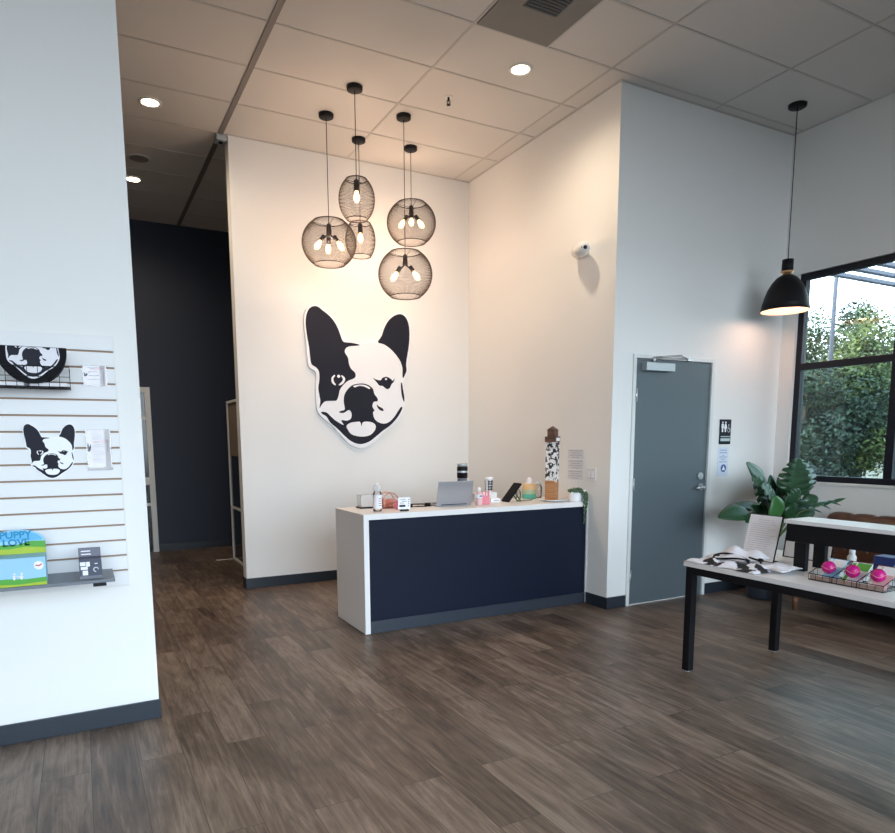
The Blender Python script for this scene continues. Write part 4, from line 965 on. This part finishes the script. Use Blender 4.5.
t = thing('letter_stand', 'white printed letter sheet leaning in a slim stand at the end of the table', 'sign', (3.700, 2.715, TT))
L_ = .285; tilt = .24
Rm = Matrix.Rotation(tilt, 3, 'Y')
bm = bmesh.new(); add_box(bm, -.0015, .0015, -.108, .108, .004, L_, R=Rm); finish('sheet', bm, M['paper'], t)
bm = bmesh.new()
rnd = random.Random(9)
for k in range(17):
    z = L_ - .03 - k * .0135; y0 = .09 if k not in (0, 1) else .04; y1 = -.09 + rnd.uniform(0, .05)
    add_box(bm, -.0025, -.0014, y1, y0, z - .0009, z + .0009, R=Rm)
finish('printed_lines', bm, M['ink_pale'], t)
bm = bmesh.new(); add_box(bm, .002, .0045, -.115, .110, .0, L_ + .004, R=Rm); add_box(bm, .002, .07, -.10, .10, 0, .003); finish('back_plate', bm, M['black'], t)

t = thing('framed_notice', 'white notice board in a thin black frame behind the riser leg', 'sign', (3.975, 2.575, TT), .03)
Rm = Matrix.Rotation(.16, 3, 'Y')
bm = bmesh.new(); add_box(bm, -.002, .002, -.15, .145, .006, .215, R=Rm); finish('board', bm, M['sign_white'], t)
bm = bmesh.new()
add_box(bm, -.004, .004, -.158, -.150, .0, .223, R=Rm); add_box(bm, -.004, .004, .145, .153, .0, .223, R=Rm); add_box(bm, -.004, .004, -.15, .145, .0, .006, R=Rm); add_box(bm, -.004, .004, -.15, .145, .215, .223, R=Rm)
finish('frame', bm, M['black'], t)
bm = bmesh.new(); add_tube(bm, [(.03, 0, .15), (.09, 0, .003)], .004, 6); finish('prop_leg', bm, M['black'], t)

# -- bandanas on the table end
def cloth(label, cx, cy, w, d, seed, m, zb=0.0, rot=0.0, amp=.022):
    rnd = random.Random(seed); ph = [rnd.uniform(0, 6.28) for _ in range(8)]
    t = thing('printed_bandana', label, 'bandana', (cx, cy, TT + zb), rot, 'bandanas laid out on the table end')
    bm = bmesh.new(); nx, ny = 26, 26; V = []
    for i in range(nx + 1):
        row = []
        for j in range(ny + 1):
            u, v = i / nx * 2 - 1, j / ny * 2 - 1
            rr = 1 + .10 * math.sin(3 * math.atan2(v, u) + ph[0]) + .06 * math.sin(5 * math.atan2(v, u) + ph[1])
            x, y = u * w / 2 * rr, v * d / 2 * rr
            e = max(0, 1 - max(abs(u), abs(v)) ** 3)
            z = .006 + amp * e * (1.15 + .50 * math.sin(4.2 * u + 2 * v + ph[2]) + .40 * math.sin(5 * v - 3 * u + ph[3]) + .16 * math.sin(10 * u + 4 * v + ph[4]))
            row.append(bm.verts.new((x, y, max(.005, z))))
        V.append(row)
    for i in range(nx):
        for j in range(ny):
            f = bm.faces.new((V[i][j], V[i + 1][j], V[i + 1][j + 1], V[i][j + 1])); f.smooth = True
    o = finish('cloth', bm, m, t)
    s = o.modifiers.new('thick', 'SOLIDIFY'); s.thickness = .004; s.offset = -1
    return t
t = cloth('white bandana with bold black print at the near corner of the table', 3.410, 2.790, .25, .23, 1, M['fabricprint'], amp=.020)
t = cloth('plain white crumpled bandana heaped against the letter sheet', 3.555, 2.740, .26, .26, 2, M['fabric'], zb=.024, amp=.030)
t = cloth('white bandana with black loop print at the front of the table edge', 3.415, 2.565, .25, .28, 3, M['fabricprint'], amp=.018)
t = cloth('flat white bandana spread between the letter sheet and the riser leg', 3.600, 2.440, .20, .14, 4, M['fabric'], amp=.008) if False else None
t = cloth('flat plain white bandana between the front print bandana and the riser leg', 3.500, 2.430, .20, .19, 4, M['fabric'], zb=.016, amp=.012)
t = thing('black_leash', 'black looped leash lying over the white bandanas', 'leash', (3.47, 2.66, TT + .055))
bm = bmesh.new(); add_tube(bm, [(-.05 + .075 * math.cos(a) * 1.0, .02 + .11 * math.sin(a), -.008 + .010 * math.sin(2 * a)) for a in [2 * PI * k / 28 for k in range(28)]], .006, 8, closed=True)
add_tube(bm, [(.02, -.05, -.003), (.02, -.12, -.012), (-.03, -.17, -.022), (-.07, -.12, -.022), (-.03, -.07, -.014)], .006, 8); finish('strap', bm, M['black_matte'], t)
bm = bmesh.new(); add_ball(bm, (.02, -.125, -.008), .012, .02, .012, 12); finish('clasp', bm, M['black'], t)

# -- basket of ball toys
BX, BY = 3.430, 2.010
t = thing('toy_basket', 'low black wire tray holding three packs of magenta balls', 'basket', (BX, BY, TT))
hy = .190; dx = .19; fh, bh = .034, .100
bm = bmesh.new()
def P_(x, y, z): return (x, y, z)
add_tube(bm, [(0, hy, .003), (0, -hy, .003), (dx, -hy, .003), (dx, hy, .003)], .0028, 6, closed=True)
add_tube(bm, [(0, hy, fh), (0, -hy, fh), (dx, -hy, bh), (dx, hy, bh)], .0028, 6, closed=True)
for k in range(11):
    y = -hy + 2 * hy * k / 10
    add_tube(bm, [(0, y, fh), (0, y, .003), (dx, y, .003), (dx, y, bh)], .0014, 6)
for k in range(1, 5):
    x = dx * k / 5; z = fh + (bh - fh) * k / 5
    add_tube(bm, [(x, hy, z), (x, hy, .003), (x, -hy, .003), (x, -hy, z)], .0014, 6)
for z in (.035, .065): add_tube(bm, [(dx, -hy, z), (dx, hy, z)], .0014, 6)
for s in (-1, 1): add_tube(bm, [(0, s * hy / 3, .034), (0.0, s * hy / 3, .003), (dx, s * hy / 3, .003), (dx, s * hy / 3, bh), (0, s * hy / 3, fh)], .0022, 6)
finish('wire_frame', bm, M['black'], t)
boxobj('base_strip', M['tray_strip'], t, .003, .010, -hy + .004, hy - .004, .004, .026)
packs = [('packaged magenta ball toy with a pale blue card, left in the wire tray', .126, 'pale_blue', 'sign_white'),
         ('packaged magenta ball toy with a green and white card, middle of the wire tray', .0, 'sign_white', 'green_print'),
         ('packaged magenta ball toy with a pink striped card, right in the wire tray', -.126, 'palepink', 'sign_white')]
for lab, dy, c1, c2 in packs:
    t = thing('ball_toy', lab, 'dog toy', (BX + .045, BY + dy, TT + .0055), 0, 'ball toy packs in the wire tray')
    Rm = Matrix.Rotation(.85, 3, 'Y')
    bm = bmesh.new(); add_box(bm, -.002, .002, -.050, .050, .0, .150, R=Rm); finish('card', bm, M[c1], t)
    bm = bmesh.new(); add_box(bm, -.0035, -.002, -.047, .02, .095, .146, R=Rm); add_box(bm, -.0035, -.002, .028, .045, .01, .14, R=Rm); finish('printed_patch', bm, M[c2], t)
    bm = bmesh.new(); add_ball(bm, Rm @ Vector((-.034, 0, .060)), .034, seg=28); finish('ball', bm, M['magenta'], t)
    bm = bmesh.new(); c = Rm @ Vector((-.034, 0, .060))
    add_tube(bm, [c + Vector((.0342 * math.cos(a) * .99, .0342 * math.sin(a), .006 * math.sin(3 * a))) for a in [2 * PI * k / 24 for k in range(24)]], .0018, 6, closed=True); finish('seam', bm, M['pink'], t)

t = thing('squeeze_bottle', 'small white bottle standing on the table behind the ball toys', 'bottle', (3.905, 2.255, TT))
bm = bmesh.new(); add_lathe(bm, [(0, 0), (.022, 0), (.024, .01), (.024, .075), (.014, .09)], seg=20); finish('bottle_body', bm, M['white_plastic'], t)
bm = bmesh.new(); add_lathe(bm, [(0, .0905), (.016, .0905), (.015, .118), (0, .118)], seg=16); finish('bottle_cap', bm, M['sign_white'], t)
bm = bmesh.new(); add_lathe(bm, [(.0245, .03), (.0245, .05)], seg=20); finish('label_band', bm, M['ink'], t)
t = thing('blue_carton', 'dark blue carton on the table in the shade under the riser', 'box', (3.98, 2.06, TT))
boxobj('carton', M['blue'], t, -.05, .05, -.11, .09, 0, .095, bev=.002)
boxobj('carton_label', M['pale_blue'], t, -.0512, -.050, -.09, -.02, .03, .06)

# ================================================================== SOFA
t = thing('leather_sofa', 'brown tufted leather sofa under the window behind the display table', 'sofa', (5.28, 3.62, 0))
SL = 1.90; SD = .76
boxobj('sofa_base', M['leather'], t, .03, SD, -SL, 0, .14, .30, bev=.02)
for k in range(2):
    boxobj('seat_cushion', M['leather'], t, .0, .56, -SL + .02 + k * (SL / 2 - .01), -SL + .0 + (k + 1) * (SL / 2 - .01), .302, .455, bev=.04)
bm = bmesh.new(); n1, n2 = 60, 20; V = []
for i in range(n1 + 1):
    y = -SL + SL * i / n1; row = []
    for j in range(n2 + 1):
        a = PI * (j / n2); hx = .105
        xx = .645 - hx * math.cos(a) * (1.0); zz = .60 + .215 * math.sin(a) ** .6 if 0 < j < n2 else .60
        tuft = .014 * abs(math.sin(i / n1 * PI * 10 + (j % 2) * 0)) ** .5
        row.append(bm.verts.new((xx, y, zz + tuft - .014)))
    V.append(row)
for i in range(n1):
    for j in range(n2):
        bm.faces.new((V[i][j], V[i + 1][j], V[i + 1][j + 1], V[i][j + 1])).smooth = True
for r_ in (V[0], V[-1]):
    bm.faces.new(r_)
add_box(bm, .541, .749, -SL, 0, .30, .588)
finish('backrest', bm, M['leather'], t)
bm = bmesh.new()
for k in range(1, 10):
    for z, x in ((.50, .537), (.68, .545)):
        add_ball(bm, (x, -SL + SL * k / 10, z), .010, seg=10)
finish('tufting_button', bm, M['leather'], t)
for (x, y) in ((.08, -.08), (.70, -.08), (.08, -SL + .08), (.70, -SL + .08)):
    bm = bmesh.new(); add_cyl(bm, (x, y, .0), (x, y, .14), .017, .026, 14); finish('leg', bm, M['redwood'], t)

# ================================================================== PLANT IN THE CORNER
PXc, PYc = 5.50, 3.97
t = thing('monstera_plant', 'tall potted plant with broad split green leaves in the window corner', 'potted plant', (PXc, PYc, 0))
bm = bmesh.new(); add_lathe(bm, [(0, 0), (.11, 0), (.12, .02), (.145, .34), (.138, .34), (.130, .30), (0, .30)], seg=36); finish('pot', bm, M['base'], t)
bm = bmesh.new(); add_cyl(bm, (0, 0, .295), (0, 0, .303), .131, seg=24); finish('soil', bm, M['soil'], t)
def leaf(base, tip, width, normal, lobes=0, mname='leaf', droop=.12, sharp=1.0):
    base, tip, normal = Vector(base), Vector(tip), Vector(normal).normalized()
    ax = tip - base; L = ax.length; ax.normalize(); side = ax.cross(normal).normalized(); nn = side.cross(ax).normalized()
    bm = bmesh.new(); n = 36; mid = []; lf = []; rt = []
    for i in range(n + 1):
        s = i / n
        w = width / 2 * (math.sin(PI * min(1, s ** .62)) ** .62 if 0 < s < 1 else 0) * (1 - .25 * s)
        cut = 1.0
        if lobes and .18 < s < .92:
            ph = (s * lobes) % 1.0; cut = 1.0 if ph > .26 else .50
        c = base + ax * (L * s) + nn * (-droop * L * s * s)
        m_ = bm.verts.new(c); mid.append(m_)
        lf.append([bm.verts.new(c + side * w * q * (cut if q > .6 else 1) + ax * (w * .30 * q) + nn * (.05 * w + .16 * w * math.sin(q * PI)) ) for q in (.5, 1)])
        rt.append([bm.verts.new(c - side * w * q * (cut if q > .6 else 1) + ax * (w * .30 * q) + nn * (.05 * w + .16 * w * math.sin(q * PI)) ) for q in (.5, 1)])
    for i in range(n):
        for S in (lf, rt):
            for A in (((mid[i], mid[i + 1], S[i + 1][0], S[i][0])), (S[i][0], S[i + 1][0], S[i + 1][1], S[i][1])):
                try: f = bm.faces.new(A); f.smooth = True
                except ValueError: pass
    bmesh.ops.remove_doubles(bm, verts=bm.verts, dist=.0004)
    o = finish('leaf', bm, M[mname], t); sm_ = o.modifiers.new('thick', 'SOLIDIFY'); sm_.thickness = .002
    return o
def stem(pts, r=.007):
    bm = bmesh.new(); add_tube(bm, pts, r, 8); return finish('stem', bm, M['stem'], t)
# (base, tip, width, facing normal, lobes, material) in plant coordinates; +x right, -y towards the room
LV = [
      ((0.109, -0.170, 0.923), (0.109, -0.230, 1.279), 0.47, (-0.2, -1, 0.15), 6, 'leaf'),
      ((-0.181, -0.120, 0.994), (-0.468, -0.180, 1.263), 0.22, (0.2, -1, 0.2), 0, 'leaf'),
      ((-0.213, -0.170, 0.885), (-0.461, -0.230, 1.147), 0.22, (-0.3, -1, 0.3), 5, 'leaf'),
      ((-0.217, -0.250, 0.866), (-0.450, -0.310, 1.083), 0.22, (0.2, -1, 0.3), 5, 'leaf'),
      ((-0.390, -0.110, 0.836), (-0.792, -0.170, 0.838), 0.20, (-0.1, -0.7, 0.7), 0, 'leaf'),
      ((-0.040, -0.050, 0.794), (-0.488, -0.110, 0.928), 0.16, (0.1, -0.8, 0.6), 0, 'leaf'),
      ((-0.349, -0.350, 0.780), (-0.440, -0.410, 0.982), 0.21, (-0.2, -1, 0.2), 0, 'leaf2'),
      ((-0.110, -0.250, 0.860), (0.031, -0.310, 1.015), 0.22, (0.2, -1, 0.3), 5, 'leaf'),
      ((-0.054, -0.270, 0.824), (0.192, -0.330, 0.913), 0.18, (0.1, -0.8, 0.6), 0, 'leaf'),
      ((-0.081, -0.310, 0.786), (0.166, -0.370, 0.839), 0.16, (0.1, -0.8, 0.6), 0, 'leaf'),
      ((-0.023, -0.050, 0.911), (-0.086, -0.110, 1.131), 0.21, (0, -1, 0.3), 0, 'leaf'),
      ((0.118, -0.070, 0.879), (-0.004, -0.130, 1.111), 0.21, (0, -1, 0.3), 5, 'leaf'),
      ((-0.203, -0.170, 0.779), (-0.465, -0.230, 0.902), 0.18, (0, -0.9, 0.5), 0, 'leaf'),
      ((-0.103, -0.270, 0.774), (-0.068, -0.330, 0.899), 0.18, (0, -0.9, 0.5), 0, 'leaf'),
      ((-0.180, -0.190, 0.797), (-0.382, -0.250, 0.959), 0.21, (0, -0.9, 0.4), 0, 'leaf'),
      ((0.322, -0.110, 0.826), (0.370, -0.170, 1.011), 0.18, (0.3, -0.9, 0.3), 0, 'leaf'),
      ((0.271, -0.170, 0.861), (0.386, -0.230, 0.942), 0.15, (0.2, -0.8, 0.6), 0, 'leaf'),
      ((0.019, -0.170, 0.722), (-0.059, -0.230, 0.908), 0.24, (0, -1, 0.2), 0, 'leaf'),
      ((0.200, 0.050, 0.912), (0.299, -0.010, 1.078), 0.20, (0, -1, 0.2), 0, 'leaf'),
      ((-0.311, -0.170, 0.803), (-0.543, -0.230, 0.779), 0.15, (0, -0.7, 0.7), 0, 'leaf')]
for b, tp, w, nr, lo_, mn in LV:
    leaf(b, tp, w, nr, lo_, mn)
    bb = Vector(b); stem([(bb.x * .12, bb.y * .12, .30), (bb.x * .35, bb.y * .4, .55), (bb.x * .75, bb.y * .8, bb.z - .12), bb], .006)
# long narrow spray reaching to the right
stem([(.03, -.02, .30), (.06, -.12, .62), (-0.067, -0.370, 0.834), (0.372, -0.490, 0.943)], .004)
for b, tp in [((-0.063, -0.470, 0.893), (0.116, -0.500, 0.938)),
     ((0.072, -0.470, 0.895), (0.213, -0.500, 0.942)),
     ((0.223, -0.470, 0.914), (0.368, -0.500, 0.953)),
     ((0.016, -0.470, 0.915), (0.180, -0.500, 0.867)),
     ((0.152, -0.470, 0.926), (0.318, -0.500, 0.894)),
     ((-0.115, -0.470, 0.879), (0.058, -0.500, 0.847)),
     ((-0.146, -0.470, 0.914), (-0.010, -0.500, 0.969))]:
    leaf(b, tp, .036, (0, -.7, .7), 0, 'leaf')

# ================================================================== OUTSIDE
bm = bmesh.new(); add_box(bm, XD + .2, 60, -30, 60, -.20, -.10); add_box(bm, -40, XD + .2, -40, YS - .2, -.20, -.10); g = struct('ground', bm, M['asphalt'])
bm = bmesh.new(); add_box(bm, XD + .2, 8.6, YS, 9, -.10, -.02); struct('sidewalk', bm, M['paleconcrete'])
bm = bmesh.new(); add_box(bm, 19.0, 19.3, -4, 22, -.10, 1.25); struct('boundary_wall', bm, M['paleconcrete'])

t = thing('entrance_canopy', 'grey slatted metal canopy outside above the window', 'canopy', (XD + .135, 2.6, 3.10))
for k in range(17):
    y = 1.805 - k * .228; boxobj('canopy_slat', M['beam'], t, 0, 2.6, y - .033, y + .033, 0, .034)
boxobj('fascia', M['beam'], t, 0, .06, -1.9, 1.85, .0345, .16); boxobj('fascia', M['beam'], t, 2.54, 2.60, -1.9, 1.85, .0345, .16)
t = thing('light_pole', 'slim pale grey pole standing outside the window in front of the trees', 'pole', (13.2, 8.33, -.10))
cylobj('pole_shaft', M['pole'], t, (0, 0, .03), (0, 0, 8.2), .042, .036); cylobj('pole_base', M['pole'], t, (0, 0, 0), (0, 0, .04), .12)

def tree(label, x, y, h, w, mname, seed, n=5200, bottom=.15, ls=.048, name='leafy_tree', cat='tree'):
    rnd = random.Random(seed); t = thing(name, label, cat, (x, y, -.10), 0, 'trees outside the window' if cat == 'tree' else None)
    blobs = [(rnd.uniform(-.30, .30) * w, rnd.uniform(-.30, .30) * w, h * rnd.uniform(bottom + .12, .80), rnd.uniform(.24, .36) * w) for _ in range(13)]
    blobs += [(rnd.uniform(-.08, .08) * w, rnd.uniform(-.08, .08) * w, h - .26 * w, .26 * w)]
    bm = bmesh.new()
    for _ in range(n):
        bx, by, bz, br = rnd.choice(blobs)
        d = Vector((rnd.gauss(0, 1), rnd.gauss(0, 1), rnd.gauss(0, 1))).normalized()
        p = Vector((bx, by, bz)) + d * br * (rnd.random() ** .35) * rnd.uniform(.9, 1.12)
        if p.z < .05: p.z = .05
        s = ls * rnd.uniform(.6, 1.35); u = Vector((rnd.gauss(0, 1), rnd.gauss(0, 1), rnd.gauss(0, .6))).normalized(); v = d.cross(u)
        if v.length < .1: continue
        v.normalize()
        a = bm.verts.new(p - u * s); b = bm.verts.new(p + v * s * .45 + d * s * .12); c = bm.verts.new(p + u * s); e = bm.verts.new(p - v * s * .45 + d * s * .12)
        bm.faces.new((a, b, c, e))
    finish('foliage', bm, M[mname], t, fix=False)
    if cat == 'tree':
        bm = bmesh.new(); add_tube(bm, [(0, 0, 0), (.03 * w, 0, h * .3), (-.02 * w, .02, h * .6), (0, 0, h * .85)], [.10, .08, .05, .02], 8)
        for k in range(5):
            a = rnd.uniform(0, 2 * PI); add_tube(bm, [(0, 0, h * (.3 + .08 * k)), (.25 * w * math.cos(a), .25 * w * math.sin(a), h * (.45 + .08 * k))], [.04, .015], 6)
        finish('trunk', bm, M['bark'], t)
    return t
tree('mid-green bushy tree outside, seen at the left end of the window', 14.6, 9.85, 4.45, 2.2, 'foliage_a', 11, 17000)
tree('narrow dark pointed tree outside, rising above its neighbours beside the pole', 16.2, 9.62, 4.75, 1.7, 'foliage_c', 12, 14000)
tree('yellow-green leafy tree outside, filling the right of the upper window pane', 14.2, 8.25, 4.15, 2.2, 'foliage_b', 13, 18000)
tree('tall mid-green tree outside, at the right edge of the window view', 17.2, 9.0, 4.9, 2.4, 'foliage_a', 14, 13000)
tree('dark broad tree outside, low and close behind the window', 12.6, 8.35, 3.1, 2.0, 'foliage_c', 15, 17000, bottom=-.05)
tree('green tree outside hidden behind the mullion to the right', 14.6, 5.6, 4.3, 2.4, 'foliage_a', 16, 8000)
tree('green tree outside beyond the pole', 15.6, 12.0, 4.4, 2.6, 'foliage_b', 17, 8000)
tree('low rounded shrub added to stand in for a dark shape near the bottom of the window', 9.6, 6.10, 1.15, 1.0, 'stand_in_dark', 18, 3500, bottom=.0, ls=.05, name='shrub_stand_in', cat='shrub')  # added bush in place of an unidentified dark rounded shape or reflection

# ================================================================== LIGHT
sc = bpy.context.scene
w = bpy.data.worlds.new('overcast_sky'); sc.world = w; w.use_nodes = True; nt = w.node_tree; N, Lk = nt.nodes, nt.links
bg = N['Background']; bg.inputs['Strength'].default_value = SKY
tc = N.new('ShaderNodeTexCoord'); sp = N.new('ShaderNodeSeparateXYZ'); Lk.new(tc.outputs['Generated'], sp.inputs[0])
cr = N.new('ShaderNodeValToRGB'); e = cr.color_ramp; e.elements[0].position = .0; e.elements[0].color = (.82, .91, 1, 1); e.elements[1].position = .8; e.elements[1].color = (.58, .78, 1.0, 1)
Lk.new(sp.outputs['Z'], cr.inputs['Fac']); Lk.new(cr.outputs['Color'], bg.inputs['Color'])
sd = bpy.data.lights.new('sun', 'SUN'); sd.energy = SUN; sd.angle = math.radians(6); sd.color = (1, .95, .86)
so = bpy.data.objects.new('sun', sd); COL.objects.link(so); so.rotation_euler = Vector((-.75, .45, .95)).to_track_quat('Z', 'Y').to_euler()
def portal(name, loc, rot, sx, sy):
    ld = bpy.data.lights.new(name, 'AREA'); ld.shape = 'RECTANGLE'; ld.size = sx; ld.size_y = sy; ld.cycles.is_portal = True
    o = bpy.data.objects.new(name, ld); COL.objects.link(o); o.location = loc; o.rotation_euler = rot
portal('sky_portal_south', ((SX0 + SX1) / 2, YS - .21, (SZ0 + SZ1) / 2), (PI / 2, 0, 0), SX1 - SX0, SZ1 - SZ0)
portal('sky_portal_east', (XD + .14, (WY0 + WY1) / 2, (WZ0 + WZ1) / 2), (0, PI / 2, 0), WZ1 - WZ0, WY1 - WY0)

# ================================================================== CAMERA
f_, cx_, cy_ = 670.4418, 431.5378, 530.6963
pitch, roll, yaw, hc = 0.1332, -0.0059, 0.4806, 1.4555
F = Vector((math.sin(yaw) * math.cos(pitch), math.cos(yaw) * math.cos(pitch), -math.sin(pitch)))
r = Vector((math.cos(yaw), -math.sin(yaw), 0)); u = r.cross(F)
r2 = r * math.cos(roll) + u * math.sin(roll); u2 = -r * math.sin(roll) + u * math.cos(roll)
cam = bpy.data.cameras.new('camera'); co = bpy.data.objects.new('camera', cam); COL.objects.link(co)
Mx = Matrix.Identity(4)
for i, v in enumerate((r2, u2, -F)):
    for j in range(3): Mx[j][i] = v[j]
co.matrix_world = Matrix.Translation((0, 0, hc)) @ Mx
cam.sensor_width = 36; cam.lens = f_ / 895 * 36
cam.shift_x = (447.5 - cx_) / 895; cam.shift_y = (cy_ - 416.5) / 895
cam.clip_start = .05; cam.clip_end = 200
sc.camera = co
sc.view_settings.view_transform = 'Standard'; sc.view_settings.look = 'None'; sc.view_settings.gamma = 1; sc.view_settings.use_curve_mapping = False
sc.view_settings.exposure = EXPO
sc.cycles.max_bounces = 12; sc.cycles.diffuse_bounces = 6; sc.cycles.transparent_max_bounces = 24; sc.cycles.sample_clamp_indirect = 6
sc.cycles.caustics_reflective = False; sc.cycles.caustics_refractive = False
